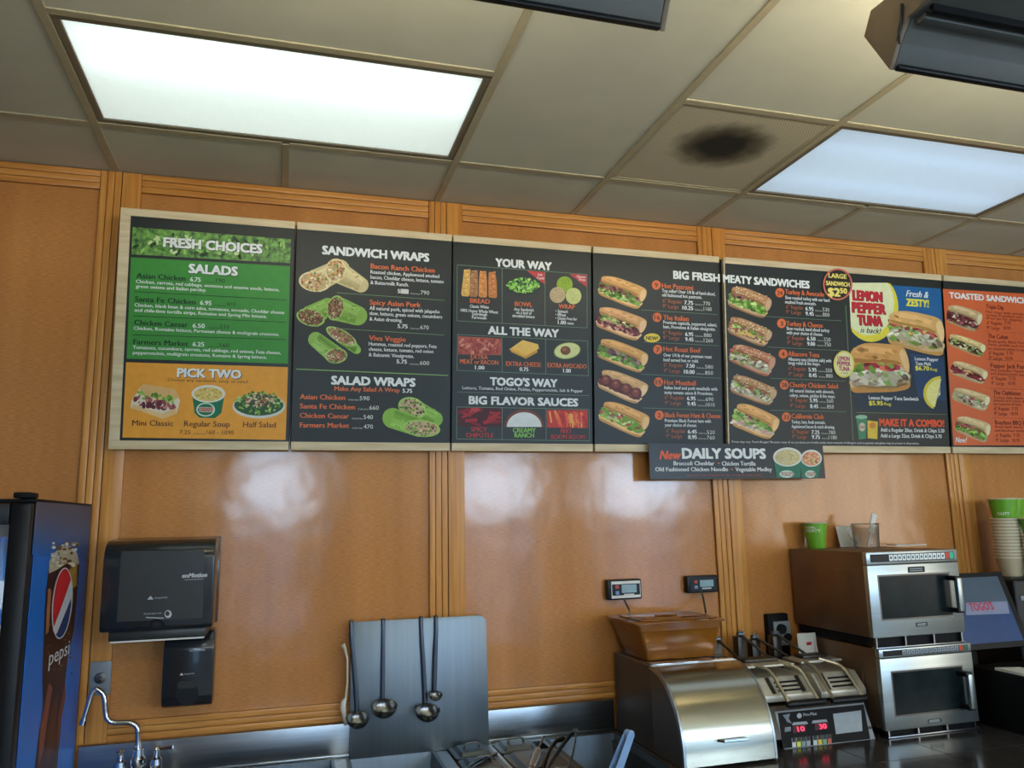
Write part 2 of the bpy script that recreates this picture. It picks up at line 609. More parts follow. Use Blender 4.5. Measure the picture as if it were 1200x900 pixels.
def wrap_pic(panel, geo, rolls, pal, col, seed, name='wrap_picture', label=None):
    """rolls: (face centre, face rx, ry, far end centre, radius)"""
    g = Gfx(*geo)
    rnd = random.Random(seed)
    lay = 1
    for (cx, cy, rx, ry, rot, ex, ey, er) in rolls:
        d = math.atan2(ey - cy, ex - cx)
        px, py = -math.sin(d), math.cos(d)
        ph = d + PI / 2 - rot
        rr = math.hypot(rx * math.cos(ph), ry * math.sin(ph)) * 0.97
        pts = [(cx + px * rr, cy + py * rr)]
        for k in range(9):
            a = d + PI / 2 - PI * k / 8
            pts.append((ex + er * math.cos(a), ey + er * math.sin(a)))
        pts.append((cx - px * rr, cy - py * rr))
        g.poly(pts, ink(*col), lay)
        lt = tuple(min(255, v + 22) for v in col)
        for mm, dd, wd in ((.62, -26, .016), (.30, -12, .014), (-.25, 12, .018), (-.6, 24, .012)):
            g.line((cx + px * rr * mm, cy + py * rr * mm), (ex + px * er * mm, ey + py * er * mm), wd, ink(*shade(col, dd)), lay + 0.3)
        for k in range(16):
            f_, m_ = rnd.uniform(.1, .95), rnd.uniform(-.8, .8)
            g.ell((cx + (ex - cx) * f_ + px * rr * m_, cy + (ey - cy) * f_ + py * rr * m_), 1.5, .8, ink(*shade(col, rnd.choice((-20, 18, -34)))), lay + .45, n=7, rot=d)
        g.ell((cx, cy), rx, ry, ink(*lt), lay + 0.6, rot=rot)
        g.ell((cx, cy), rx * .88, ry * .86, ink(*pal[0]), lay + 0.9, rot=rot)
        for i in range(80):
            t, q = rnd.uniform(0, 2 * PI), math.sqrt(rnd.random()) * 0.86
            x, y = rx * q * math.cos(t), ry * q * math.sin(t)
            c = (cx + x * math.cos(rot) - y * math.sin(rot), cy + x * math.sin(rot) + y * math.cos(rot))
            g.ell(c, rnd.uniform(1.0, 2.6), rnd.uniform(.7, 1.4), ink(*tuple(v // 8 * 8 for v in shade(rnd.choice(pal), rnd.choice((-40, -20, 0, 20))))), lay + 1.2 + .15 * (i % 6), n=7, rot=rnd.uniform(0, 3))
        lay += 2.6
    return g.build(name, panel, label)

# ================================================================== SETTING
ZC = 3.0
struct(MB().box(-0.90, 6.2, 0.0, 0.1, 0, 3.2, M_PANEL), 'wall_back')
struct(MB().box(-0.90, -0.80, -6.5, 0.0, 0, 3.2, mat('light_damping_wall', (92, 70, 52), 0.7, scale=(5, 5, 5), var=0.06)), 'wall_left')  # unseen wall moved close and darkened to keep light off the left side
struct(MB().box(6.2, 6.28, -3.0, 0.1, 0, 3.2, M_RWALL).box(6.2, 6.28, -6.5, -5.4, 0, 3.2, M_RWALL).box(6.2, 6.28, -5.4, -3.0, 0, .9, M_RWALL).box(6.2, 6.28, -5.4, -3.0, 2.6, 3.2, M_RWALL), 'wall_right')
m = MB()
for y0_, y1_, z0_, z1_ in ((-5.4, -5.36, .9, 2.6), (-3.04, -3.0, .9, 2.6), (-4.22, -4.18, .9, 2.6), (-5.36, -3.04, .9, .94), (-5.36, -3.04, 2.56, 2.6)):
    m.box(6.21, 6.26, y0_, y1_, z0_, z1_, M_FIXT, .004)
struct(m, 'window_%d' % (len(WINS) + 1))  # unseen side window, added as an opening for the warm fill lamp
m = MB()
edges = [-0.9] + [e for w in WINS for e in w] + [6.3]
for a, b in zip(edges[0::2], edges[1::2]):
    m.box(a, b, -6.5, -6.4, 0, 3.2, M_RWALL)
for a, b in WINS:
    m.box(a, b, -6.5, -6.4, 0, WZ0, M_RWALL)
    m.box(a, b, -6.5, -6.4, WZ1, 3.2, M_RWALL)
struct(m, 'wall_front')
for i, (a, b) in enumerate(WINS):
    m = MB()
    for x0, x1, z0, z1 in ((a, a + .04, WZ0, WZ1), (b - .04, b, WZ0, WZ1), (a + .04, b - .04, WZ0, WZ0 + .04), (a + .04, b - .04, WZ1 - .04, WZ1), (a + .04, b - .04, WZM - .03, WZM + .03)):
        m.box(x0, x1, -6.47, -6.42, z0, z1, M_FIXT, .004)
    struct(m, 'window_%d' % (i + 1))
struct(MB().box(-1.7, 6.3, -6.5, 0.1, -0.1, 0, M_FLOOR), 'floor')

# wall trims: grooved pine battens over each panel seam, a head rail and a bottom rail
SEAMS = [0.022, 1.259, 2.507, 3.782, 5.04]
ntrim = 0


def strip(boxes, mt):
    global ntrim
    ntrim += 1
    m = MB()
    for q in boxes:
        m.box(*q, mt, 0.002)
    bx = [min(q[0] for q in boxes), max(q[1] for q in boxes), min(q[4] for q in boxes), max(q[5] for q in boxes)]
    m.box(bx[0], bx[1], -0.004, -0.0005, bx[2], bx[3], M_GROOVE)
    struct(m, 'trim_%d' % ntrim)


ZB0, ZB1, ZT0 = 0.973, 1.038, 2.925
strip([(-.798, 0.022 - .0745, -.013, -.001, ZT0 + .025 * k + .0008, ZT0 + .025 * k + .0238) for k in range(3)], M_PINEH)
strip([(-.798, 0.022 - .0745, -.013, -.001, ZB0 + .0217 * k + .0006, ZB0 + .0217 * k + .021) for k in range(3)], M_PINEH)
for i, X in enumerate(SEAMS):
    a = X - 0.074
    strip([(a + .0245 * k + .0008, a + .0245 * k + .0232, -.014, -.001, ZB0, ZC - .001) for k in range(3)], M_PINEV)
    strip([(X + .0015, X + .067, -.015, -.001, ZB0, ZC - .001)], M_PINEV)
    if i + 1 < len(SEAMS):
        x0, x1 = X + .0675, SEAMS[i + 1] - .0745
        strip([(x0, x1, -.013, -.001, ZT0 + .025 * k + .0008, ZT0 + .025 * k + .0238) for k in range(3)], M_PINEH)
        strip([(x0, x1, -.013, -.001, ZB0 + .0217 * k + .0006, ZB0 + .0217 * k + .021) for k in range(3)], M_PINEH)

# ceiling: lay-in tiles on a T-bar grid
U = 0.6096
D0 = 0.385
LIGHTS = [(0, 2), (4, 6)]
REAR = [(0, 2, -3.4), (4, 6, -3.4), (2, 4, -5.3)]
m, g = MB(), MB()


def tile(i0, i1, ya, yb):
    m.box(i0 * U + .003, i1 * U - .003, yb + .003, ya - .003, ZC + .003, ZC + .018, M_TILE)


def bar_y(i, ya, yb):
    g.box(i * U - .013, i * U + .013, yb, ya, ZC - .0015, ZC + .02, M_TBAR, .001, 1)


def bar_x(i0, i1, y):
    g.box(i0 * U + .0135, i1 * U - .0135, y - .013, y + .013, ZC - .0015, ZC + .02, M_TBAR, .001, 1)


I0, I1 = -1, 10
y1, y2, y3 = -D0, -D0 - U, -D0 - 2 * U
for i in range(I0, I1):
    tile(i, i + 1, -.002, y1)
    bar_x(i, i + 1, y1)
for i in range(I0, I1 + 1):
    bar_y(i, -.002, y1)
for i in (-1, 0, 2, 3, 4, 6, 7, 8, 9, 10):
    bar_y(i, y1, y3 - U * 9)
for i in (-1, 2, 6, 7, 8, 9):
    tile(i, i + 1, y1, y3)
    bar_x(i, i + 1, y3)
for i in (0, 4):
    bar_x(i, i + 2, y2)
    tile(i, i + 2, y2, y3)
    bar_x(i, i + 2, y3)
bar_x(3, 4, y2)
tile(3, 4, y2, y3)
bar_x(3, 4, y3)
for r_ in range(0, 8):
    ya, yb = y3 - U * r_, y3 - U * (r_ + 1)
    rear = {4: [(0, 2), (4, 6)], 7: [(2, 4)]}.get(r_, [])
    i = I0
    while i < I1:
        hit = [q for q in rear if q[0] <= i < q[1]]
        if hit:
            bar_x(i, hit[0][1], yb)
            i = hit[0][1]
        else:
            w = 2 if i in (0, 4) else 1
            tile(i, i + w, ya, yb)
            bar_x(i, i + w, yb)
            i += w
struct(m, 'ceiling')
struct(g, 'trim_%d' % (ntrim + 1))
struct(MB().box(-1.7, 6.3, -6.5, 0.1, 3.2, 3.25, M_RWALL), 'ceiling_slab')['kind'] = 'structure'

# ================================================================== CEILING LIGHTS
M_LFRAME = mat('light_frame_paint', (120, 112, 92), 0.45, scale=(12, 12, 12), var=0.06)
M_LWHITE = mat('light_housing_white', (230, 232, 230), 0.6, scale=(12, 12, 12), var=0.03)
M_TUBE = emit('fluorescent_tube', (240, 246, 255), TUBE_EMIT, 0.02)


def diffuser_mat(name, tint, glow):
    mt = bpy.data.materials.new(name)
    mt.use_nodes = True
    nt = mt.node_tree
    nt.nodes.remove(nt.nodes['Principled BSDF'])
    out = nt.nodes['Material Output']
    tc = nt.nodes.new('ShaderNodeTexCoord')
    vo = nt.nodes.new('ShaderNodeTexVoronoi')
    vo.inputs['Scale'].default_value = 110
    nt.links.new(tc.outputs['Object'], vo.inputs['Vector'])
    bp = nt.nodes.new('ShaderNodeBump')
    bp.inputs['Strength'].default_value = 0.35
    bp.inputs['Distance'].default_value = 0.003
    nt.links.new(vo.outputs['Distance'], bp.inputs['Height'])
    tr = nt.nodes.new('ShaderNodeBsdfTranslucent')
    tr.inputs[0].default_value = (*tint, 1)
    em = nt.nodes.new('ShaderNodeEmission')
    em.inputs[0].default_value = (*tint, 1)
    em.inputs[1].default_value = glow
    gl = nt.nodes.new('ShaderNodeBsdfGlossy')
    gl.inputs['Roughness'].default_value = 0.3
    for n in (tr, gl):
        nt.links.new(bp.outputs[0], n.inputs['Normal'])
    mx = nt.nodes.new('ShaderNodeMixShader')
    mx.inputs[0].default_value = 0.06
    nt.links.new(tr.outputs[0], mx.inputs[1])
    nt.links.new(gl.outputs[0], mx.inputs[2])
    ad = nt.nodes.new('ShaderNodeAddShader')
    nt.links.new(mx.outputs[0], ad.inputs[0])
    nt.links.new(em.outputs[0], ad.inputs[1])
    nt.links.new(ad.outputs[0], out.inputs[0])
    return mt


M_DIFFA = diffuser_mat('prismatic_diffuser_bright', (0.95, 1.0, 0.97), 0.50 * LAMP_EMIT)
M_DIFFB = diffuser_mat('prismatic_diffuser_cool', (0.86, 0.94, 1.0), 0.36 * LAMP_EMIT)
M_TUBEB = emit('fluorescent_tube_cool', (214, 232, 255), TUBE_EMIT * 0.42, 0.02)


M_DIFFR = diffuser_mat('fill_diffuser_warm', (1.0, 0.97, 0.91), 4.0)  # strong glow for the added panels out of view


def ceiling_light(x0, x1, ya, yb, label, dm, tm, tubes):
    t = thing('ceiling_light', label, 'light', ((x0 + x1) / 2, (ya + yb) / 2, ZC))
    a, b, c, d = x0 + .014, x1 - .014, yb + .014, ya - .014
    f = MB()
    for q in ((a, b, c, c + .022), (a, b, d - .022, d), (a, a + .022, c + .022, d - .022), (b - .022, b, c + .022, d - .022)):
        f.box(q[0], q[1], q[2], q[3], ZC + .001, ZC + .016, M_LFRAME, .002, 1)
    f.build('frame', t)
    MB().box(a + .022, b - .022, c + .022, d - .022, ZC + .007, ZC + .0095, dm).build('diffuser', t)
    h = MB()
    h.box(a, a + .004, c, d, ZC + .017, ZC + .10, M_LWHITE)
    h.box(b - .004, b, c, d, ZC + .017, ZC + .10, M_LWHITE)
    h.box(a, b, c, c + .004, ZC + .017, ZC + .10, M_LWHITE)
    h.box(a, b, d - .004, d, ZC + .017, ZC + .10, M_LWHITE)
    h.box(a, b, c, d, ZC + .10, ZC + .104, M_LWHITE)
    h.build('housing', t)
    for k in tubes:
        y = (c + d) / 2 + k
        MB().cyl((a + .03, y, ZC + .062), (b - .03, y, ZC + .062), .013, tm, n=12).build('lamp_tube', t)
    return t


ceiling_light(0, 2 * U, y1, y2, 'bright white fluorescent ceiling panel above the green menu board', M_DIFFA, M_TUBE, (-.21, -.07))
ceiling_light(4 * U, 6 * U, y1, y2, 'cooler bluish fluorescent ceiling panel beside the stained air vent', M_DIFFB, M_TUBEB, (-.14, .14))
y0r = y3 - U * 4  # unseen panels added behind the camera to lighten the back wall
ceiling_light(0, 2 * U, y0r, y0r - U, 'unseen fluorescent ceiling panel added as fill light over the customer side, left', M_DIFFR, M_TUBEB, (-.14, .14))
ceiling_light(4 * U, 6 * U, y0r, y0r - U, 'unseen fluorescent ceiling panel added as fill light over the customer side, right', M_DIFFR, M_TUBEB, (-.14, .14))
y0r = y3 - U * 7
ceiling_light(2 * U, 4 * U, y0r, y0r - U, 'unseen fluorescent ceiling panel added as fill light close to the shop windows', M_DIFFR, M_TUBEB, (-.14, .14))

# perforated air vent with a soot stain
mv = bpy.data.materials.new('perforated_vent_sooty')
mv.use_nodes = True
nt = mv.node_tree
bs = nt.nodes['Principled BSDF']
bs.inputs['Roughness'].default_value = 0.7
tc = nt.nodes.new('ShaderNodeTexCoord')
vl = nt.nodes.new('ShaderNodeVectorMath')
vl.operation = 'MULTIPLY'
vl.inputs[1].default_value = (1 / .155, 1 / .135, 0)
ln = nt.nodes.new('ShaderNodeVectorMath')
ln.operation = 'LENGTH'
nz = nt.nodes.new('ShaderNodeTexNoise')
nz.inputs['Scale'].default_value = 14
ad = nt.nodes.new('ShaderNodeMath')
ad.operation = 'MULTIPLY_ADD'
ad.inputs[1].default_value = 0.5
rp = nt.nodes.new('ShaderNodeValToRGB')
rp.color_ramp.elements[0].position = 0.45
rp.color_ramp.elements[0].color = (*lin((34, 32, 24)), 1)
rp.color_ramp.elements[1].position = 1.3 / 1.0 if False else 1.0
rp.color_ramp.elements[1].color = (*lin((206, 196, 164)), 1)
e_ = rp.color_ramp.elements.new(0.7)
e_.color = (*lin((110, 102, 78)), 1)
off = nt.nodes.new('ShaderNodeVectorMath')
off.operation = 'ADD'
off.inputs[1].default_value = (0.0, 0.05, 0)
sc_ = nt.nodes.new('ShaderNodeMath')
sc_.operation = 'MULTIPLY'
sc_.inputs[1].default_value = 0.62
nt.links.new(tc.outputs['Object'], off.inputs[0])
nt.links.new(off.outputs[0], vl.inputs[0])
nt.links.new(vl.outputs[0], ln.inputs[0])
nt.links.new(tc.outputs['Object'], nz.inputs['Vector'])
nt.links.new(nz.outputs[0], ad.inputs[0])
nt.links.new(ln.outputs['Value'], ad.inputs[2])
nt.links.new(ad.outputs[0], sc_.inputs[0])
nt.links.new(sc_.outputs[0], rp.inputs[0])
nt.links.new(rp.outputs[0], bs.inputs['Base Color'])
t = thing('air_vent', 'square perforated ceiling air vent with a round black soot stain', 'vent', (3.5 * U, y1 - U / 2, ZC))
f = MB()
a, b, c, d = 3 * U + .014, 4 * U - .014, y2 + .014, y1 - .014
for q in ((a, b, c, c + .012), (a, b, d - .012, d), (a, a + .012, c + .012, d - .012), (b - .012, b, c + .012, d - .012)):
    f.box(q[0], q[1], q[2], q[3], ZC + .001, ZC + .012, M_TBAR, .001, 1)
f.build('frame', t)
# the perforated sheet: real small holes as dark dimples in a grid
f = MB()
f.box(a + .012, b - .012, c + .012, d - .012, ZC + .003, ZC + .006, mv)
pv = f.build('perforated_plate', t)
vo = nt.nodes.new('ShaderNodeTexChecker')
vo.inputs['Scale'].default_value = 170
vo.inputs['Color1'].default_value = (1, 1, 1, 1)
vo.inputs['Color2'].default_value = (.68, .68, .68, 1)
nt.links.new(tc.outputs['Object'], vo.inputs['Vector'])
mxx = nt.nodes.new('ShaderNodeMix')
mxx.data_type = 'RGBA'
mxx.blend_type = 'MULTIPLY'
mxx.inputs[0].default_value = 1.0
nt.links.new(rp.outputs[0], mxx.inputs[6])
nt.links.new(vo.outputs[0], mxx.inputs[7])
nt.links.new(mxx.outputs[2], bs.inputs['Base Color'])

# hanging uplights over the front of the counter
PROF = [(-1.772, 2.729), (-1.834, 2.611), (-1.863, 2.658), (-1.896, 2.694), (-2.05, 2.70), (-2.05, 2.76), (-1.80, 2.775)]


def uplight(x0, x1, label, cable):
    t = thing('hanging_uplight', label, 'light', ((x0 + x1) / 2, -1.9, 2.611))
    MB().prism(PROF, 'x', x0 + .012, x1 - .012, M_FIXT, .003).build('housing', t)
    for xa, xb in ((x0, x0 + .0115), (x1 - .0115, x1)):
        MB().prism([(y - .0, z) for y, z in PROF], 'x', xa, xb, M_FIXB, .002).build('end_cap', t)
    MB().box(x0 + .02, x1 - .02, -1.922, -1.898, 2.678, 2.692, M_FIXT, .002).box(x0 + .02, x1 - .02, -1.945, -1.935, 2.680, 2.696, M_BLACKM).build('mounting_rail', t)
    MB().box(x0 + .014, x1 - .014, -1.848, -1.8335, 2.610, 2.620, M_BLACK, .002).build('edge_lip', t)
    MB().cyl((x0 + .03, -1.90, 2.79), (x1 - .03, -1.90, 2.79), .013, M_TUBEU, n=12).build('lamp_tube', t)
    for xa in (x0 + .14, x1 - .14):
        MB().cyl((xa, -2.0, 2.758), (xa, -2.0, 3.0), .006, M_FIXT, n=10).build('suspension_rod', t)
    if cable:
        q = [W(1053, 4, -1.89), W(1056, 22, -1.885), W(1056, 36, -1.875), W(1050, 44, -1.873), W(1041, 49, -1.872), W(1035, 43, -1.87), W(1035, 28, -1.88)]
        MB().tube([(x0 - .004, p.y, p.z) for p in q], .003, M_BLACK, 8).build('cable', t)
    return t


M_TUBEU = emit('uplight_tube', (255, 240, 214), UP_POWER * 3, 0.02)
uplight(0.25, 1.322, 'hanging grey light trough at the top, cut off by the frame, left of the other', False)
uplight(1.85, 3.3, 'hanging grey light trough with a looped cable on its angled end', True)

# ================================================================== MENU BOARDS
BV = Vector((0, -0.065, 0.855)).normalized()
BO = Vector((0, -0.052, 1.953))
GEO = (BO, (1, 0, 0), BV)
BN = Vector((1, 0, 0)).cross(BV).normalized()
_G = Gfx(*GEO)


def slab(u0, u1, v0, v1, d0, d1, m, mb=None):
    mb = mb or MB()
    c = lambda u, v, d: BO + Vector((1, 0, 0)) * u + BV * v + BN * d
    return mb.hull([c(u0, v0, d0), c(u1, v0, d0), c(u1, v1, d0), c(u0, v1, d0), c(u0, v0, d1), c(u1, v0, d1), c(u1, v1, d1), c(u0, v1, d1)], m)


WHT, ORG, OLV = ink(232, 234, 228), ink(226, 112, 58), ink(118, 150, 104)
DGR, DRED, PALE = ink(18, 46, 20), ink(104, 32, 22), ink(206, 208, 196)
DORG = ink(170, 92, 58)


def board(label, tl, tr, bl, br, left=False, face=M_BOARD, wide=False):
    q = [_G.uv(p) for p in (tl, tr, bl, br)]
    u0, u1 = (q[0][0] + q[2][0]) / 2 + .002, (q[1][0] + q[3][0]) / 2 - .002
    v0, v1 = 0.0, 0.868
    c = BO + Vector(((u0 + u1) / 2, 0, 0))
    t = thing('menu_board', label, 'menu board', c)
    p = slab(u0, u1, v0 + .031, v1 - .028, -.018, 0, face).build('board_panel', t)
    slab(u0, u1, v1 - .0275, v1, -.018, .004, M_RAIL).build('wooden_rail', t)
    slab(u0, u1, v0, v0 + .0305, -.018, .004, M_RAIL).build('wooden_rail', t)
    if left:
        slab(u0, u0 + .034, v0 + .031, v1 - .028, .0003, .004, M_RAIL).build('wooden_rail', t)
    bl_u = .036 if wide else .003
    slab(u0 - bl_u, u1 + .003, v0 + .006, v1 - .006, -.034, -.0185, M_BLACKM).build('black_backing', t)  # black slab set behind the board so its side gaps look black
    if wide:
        slab(u0 - .0065, u0 - .0005, v0 + .002, v1 - .002, -.018, .0004, M_RAIL).build('edge_strip', t)
    # standoff blocks that hold the board off the wall, tilted forward
    b = MB()
    for uu in (u0 + .08, u1 - .08):
        pz = BO + BV * (v1 - .10)
        b.box(uu - .02, uu + .02, pz.y + .037, -.0155, pz.z - .03, pz.z + .03, M_BLACKM)
        pz = BO + BV * .08
        b.box(uu - .02, uu + .02, pz.y + .037, -.0155, pz.z - .03, pz.z + .03, M_BLACKM)
    b.build('wall_bracket', t)
    return t, p


# ---- board 1: salads
t1, p1 = board('green and orange salad menu board headed FRESH CHOICES, with a wooden left edge', (140, 252), (344.5, 267), (127, 527), (340.5, 529), True)
g = Gfx(*GEO)
g.poly([(155.5, 266), (341, 280.5), (340, 308.5), (154, 298)], M_LEAF, 1)
rnd = random.Random(5)
Q = quadmap((156, 267), (340, 281), (154.6, 297), (339.5, 307.5))
for _ in range(70):
    g.ell(Q(rnd.uniform(.02, .98), rnd.uniform(.12, .88)), rnd.uniform(2, 6), rnd.uniform(1, 2.4), ink(*rnd.choice([(62, 110, 34), (150, 196, 96), (196, 216, 150), (30, 60, 24), (104, 150, 60)])), 1.3 + .1 * (_ % 6), n=9, rot=rnd.uniform(0, 3))
g.build('leafy_picture', p1)
g = Gfx(*GEO)
g.poly([(153.5, 301.5), (340, 312), (337.5, 426.4), (148.4, 420.3)], ink(62, 142, 54), 1)
for a, b in (((157.4, 341.6), (335.6, 351.6)), ((155.5, 370.3), (335.6, 377.6)), ((155.5, 392.4), (334.7, 398))):
    g.line(a, b, .0022, DGR, 2)
g.build('green_field', p1)
g = Gfx(*GEO)
g.poly([(147.8, 424.5), (337.5, 430.2), (334.7, 515.5), (143.4, 512.7)], ink(232, 160, 50), 1)
g.build('orange_field', p1)
g = Gfx(*GEO)
g.text('FRESH CHOICES', 192.4, 307.4, 289.6, 10.5, ink(20, 26, 20), .03, lay=2.6)
g.text('FRESH CHOICES', 191.9, 306.9, 288.9, 10.5, WHT, .022)
g.build('heading_lettering', p1)
g = Gfx(*GEO)
g.text('SALADS', 222.2, 278.6, 320.1, 10, DGR, .03, lay=2.6)
g.text('SALADS', 221.6, 278, 319.5, 10, WHT, .022)
g.build('heading_lettering', p1)
for nm, x0, x1, y, pr, a0, a1, yp, cal, c0, c1, yc, l1, e1, z1, l2, e2, z2 in (
    ('Asian Chicken', 160, 217.4, 325.9, '6.75', 223, 235, 329.7, '190', 253.2, 263.8, 331, 'Chicken, carrots, red cabbage, wontons and sesame seeds, lettuce,', 327, 331.6, 'green onions and Italian parsley.', 241.7, 337.2),
    ('Santa Fe Chicken', 158.3, 229.3, 353.3, '6.95', 234.6, 247.5, 357.2, '410', 265.7, 276.2, 358.5, 'Chicken, black bean & corn salsa, tomatoes, avocado, Cheddar cheese', 333, 359.2, 'and chile-lime tortilla strips, Romaine and Spring Mix lettuce.', 312.6, 365.2),
    ('Chicken Caesar', 157.4, 220, 380.8, '6.50', 225.8, 239.8, 384, '210', 257.6, 268.6, 384.9, 'Chicken, Romaine lettuce, Parmesan cheese & multigrain croutons.', 327, 386.4, '', 0, 0),
        ('Farmers Market', 156.4, 220.6, 403.4, '6.25', 225.8, 239.2, 405.7, '160', 257.6, 268.6, 406.7, 'Tomatoes, cucumbers, carrots, red cabbage, red onions, Feta cheese,', 329, 408.8, 'pepperoncinis, multigrain croutons, Romaine & Spring lettuce.', 312.6, 415)):
    g = Gfx(*GEO)
    g.text(nm, x0, x1, y, 6.2, DGR, .012)
    g.text(pr, a0, a1, yp, 5, WHT, .012)
    g.text('Calories', a1 + 4.5, c0 - 1.2, yc, 1.8, DGR)
    g.text(cal, c0, c1, yc, 4.6, DGR)
    g.text(l1, x0 - .6, e1, z1, 3.9, WHT, .008)
    if l2:
        g.text(l2, x0 - .6, e2, z2, 3.9, WHT, .008)
    g.build('menu_entry', p1)
BRN = ink(84, 44, 16)
g = Gfx(*GEO)
g.text('PICK TWO', 208.6, 282.6, 442, 9.6, BRN, .03, lay=2.6)
g.text('PICK TWO', 208, 282, 441.4, 9.6, WHT, .022)
g.text('Choose any sandwich, soup or salad.', 196.3, 291.5, 446.6, 3.6, BRN)
g.build('heading_lettering', p1)
g = Gfx(*GEO)
g.text('Mini Classic', 155, 202.8, 498.7, 6.4, BRN, .006)
g.build('caption_lettering', p1)
g = Gfx(*GEO)
g.text('Regular Soup', 215.8, 269.5, 499.6, 6.4, BRN, .006)
g.build('caption_lettering', p1)
g = Gfx(*GEO)
g.text('Half Salad', 284.8, 323, 500.6, 6.4, BRN, .006)
g.build('caption_lettering', p1)
g = Gfx(*GEO)
g.text('7.25', 210.5, 223, 508.7, 4.6, BRN)
g.text('Calories', 227, 240, 509, 1.8, BRN)
g.text('160 - 1090', 241.7, 274, 509, 4.8, BRN)
g.build('caption_lettering', p1)
g = Gfx(*GEO)
g.poly([(165, 453), (168, 450), (205, 456), (211, 470), (207, 484), (191, 491), (180, 486), (153, 478), (154, 470)], ink(226, 214, 190), 2)
g.poly([(165, 453), (168, 450), (205, 456), (210, 466), (196, 472), (163, 462)], ink(222, 178, 112), 2.3)
g.poly([(153, 478), (156, 474), (190, 485), (207, 477), (206, 485), (191, 491)], ink(226, 190, 130), 2.4)
Q = quadmap((160, 459), (205, 466), (155, 474), (204, 482))
rnd = random.Random(8)
blobs(g, Q, 0, 1, 0, .45, LETT, 26, 2.4, rnd, 2.8)
blobs(g, Q, 0, 1, .35, .95, MEAT + [(206, 130, 120)], 40, 2.6, rnd, 3.4)
g.build('sandwich_picture', p1)
g = Gfx(*GEO)
g.poly([(225.3, 463), (263, 463.5), (259.5, 484), (252, 490), (234, 489.6), (228, 484)], ink(28, 116, 74), 2)
g.ell((244.3, 461.5), 19.8, 10.3, ink(228, 226, 214), 2.4)
g.ell((244.2, 462), 17, 8.2, ink(222, 196, 110), 2.8)
rnd = random.Random(3)
for _ in range(26):
    a, r = rnd.uniform(0, 6.28), rnd.random() ** .5
    g.ell((244.2 + 15 * r * math.cos(a), 462 + 6.6 * r * math.sin(a)), 1.5, 1, ink(*rnd.choice([(236, 214, 140), (160, 170, 70), (206, 160, 70)])), 3.1 + .1 * (_ % 4), n=7)
g.ell((241, 480), 11, 8.2, ink(206, 224, 206), 2.4)
g.ell((241, 480), 9.4, 6.8, ink(34, 122, 78), 2.8)
g.text("TOGO'S", 232.6, 249.4, 482.4, 5, ink(216, 216, 196), .04, lay=3.2)
g.text("TOGO'S", 233, 249, 482, 4.4, ink(190, 60, 40), .02, lay=3.6)
g.build('soup_cup_picture', p1)
g = Gfx(*GEO)
g.ell((303.4, 476), 31, 14.5, ink(206, 212, 200), 2)
g.ell((303.4, 474.6), 29, 12.6, ink(48, 88, 50), 2.4)
rnd = random.Random(11)
for i in range(150):
    a, r = rnd.uniform(0, 6.28), rnd.random() ** .6
    g.ell((303.4 + 27 * r * math.cos(a), 471.5 + 13 * r * math.sin(a) - 4 * (1 - r)), rnd.uniform(1.2, 2.8), rnd.uniform(.8, 1.6), ink(*rnd.choice(SALAD if r < .65 else LETT + [(50, 84, 44)])), 2.8 + .1 * (i % 9), n=7, rot=rnd.uniform(0, 3))
g.build('salad_picture', p1)

# ---- board 2: wraps
t2, p2 = board('charcoal menu board headed SANDWICH WRAPS with pictures of cut wraps', (347, 269), (529.3, 284), (340.7, 530), (528, 529.5))
g = Gfx(*GEO)
g.text('SANDWICH WRAPS', 378, 502.4, 297.6, 9.4, WHT, .022)
g.build('heading_lettering', p2)
for nm, a, b, y, ls, pr, cal in (
    ('Bacon Ranch Chicken', 434.5, 509.4, 314.6, (('Roasted chicken, Applewood smoked', 514.6, 320.6), ('bacon, Cheddar cheese, lettuce, tomato', 520, 326.6), ('& Buttermilk Ranch.', 478.8, 333)), ('5.75', 466, 478, 343.4), ('790', 492.8, 503, 345)),
    ('Spicy Asian Pork', 433.3, 492.8, 357, (('All natural pork, spiced with jalapeño', 515, 363), ('slaw, lettuce, green onions, cucumbers', 518, 369), ('& Asian dressing.', 471.4, 375.6)), ('5.75', 466, 477.5, 384.4), ('670', 492.4, 502.4, 385.8)),
        ('Viva Veggie', 432.4, 475.3, 398.8, (('Hummus, roasted red peppers, Feta', 511.5, 404.8), ('cheese, lettuce, tomato, red onion', 507.6, 411), ('& Balsamic Vinaigrette.', 485, 417.6)), ('5.75', 464.8, 476.7, 425.9), ('600', 491.9, 503, 427.6))):
    g = Gfx(*GEO)
    g.text(nm, a, b, y, 5.8, ORG, .014)
    for s_, e1, yy in ls:
        g.text(s_, a - .3, e1, yy, 4.2, WHT, .008)
    g.text(pr[0], pr[1], pr[2], pr[3], 4.6, WHT, .016)
    g.text('Calories', pr[2] + 3, cal[1] - 1.2, cal[3] - .2, 1.8, PALE)
    g.text(cal[0], cal[1], cal[2], cal[3], 4.6, PALE, .004)
    g.build('menu_entry', p2)
g = Gfx(*GEO)
g.text('SALAD WRAPS', 388.6, 486.3, 450.2, 9.4, WHT, .022)
g.text('Make Any Salad A Wrap', 392, 468.3, 457.8, 5.2, ORG, .012)
g.text('5.75', 471.8, 482.8, 460.2, 4.6, WHT, .016)
g.build('heading_lettering', p2)
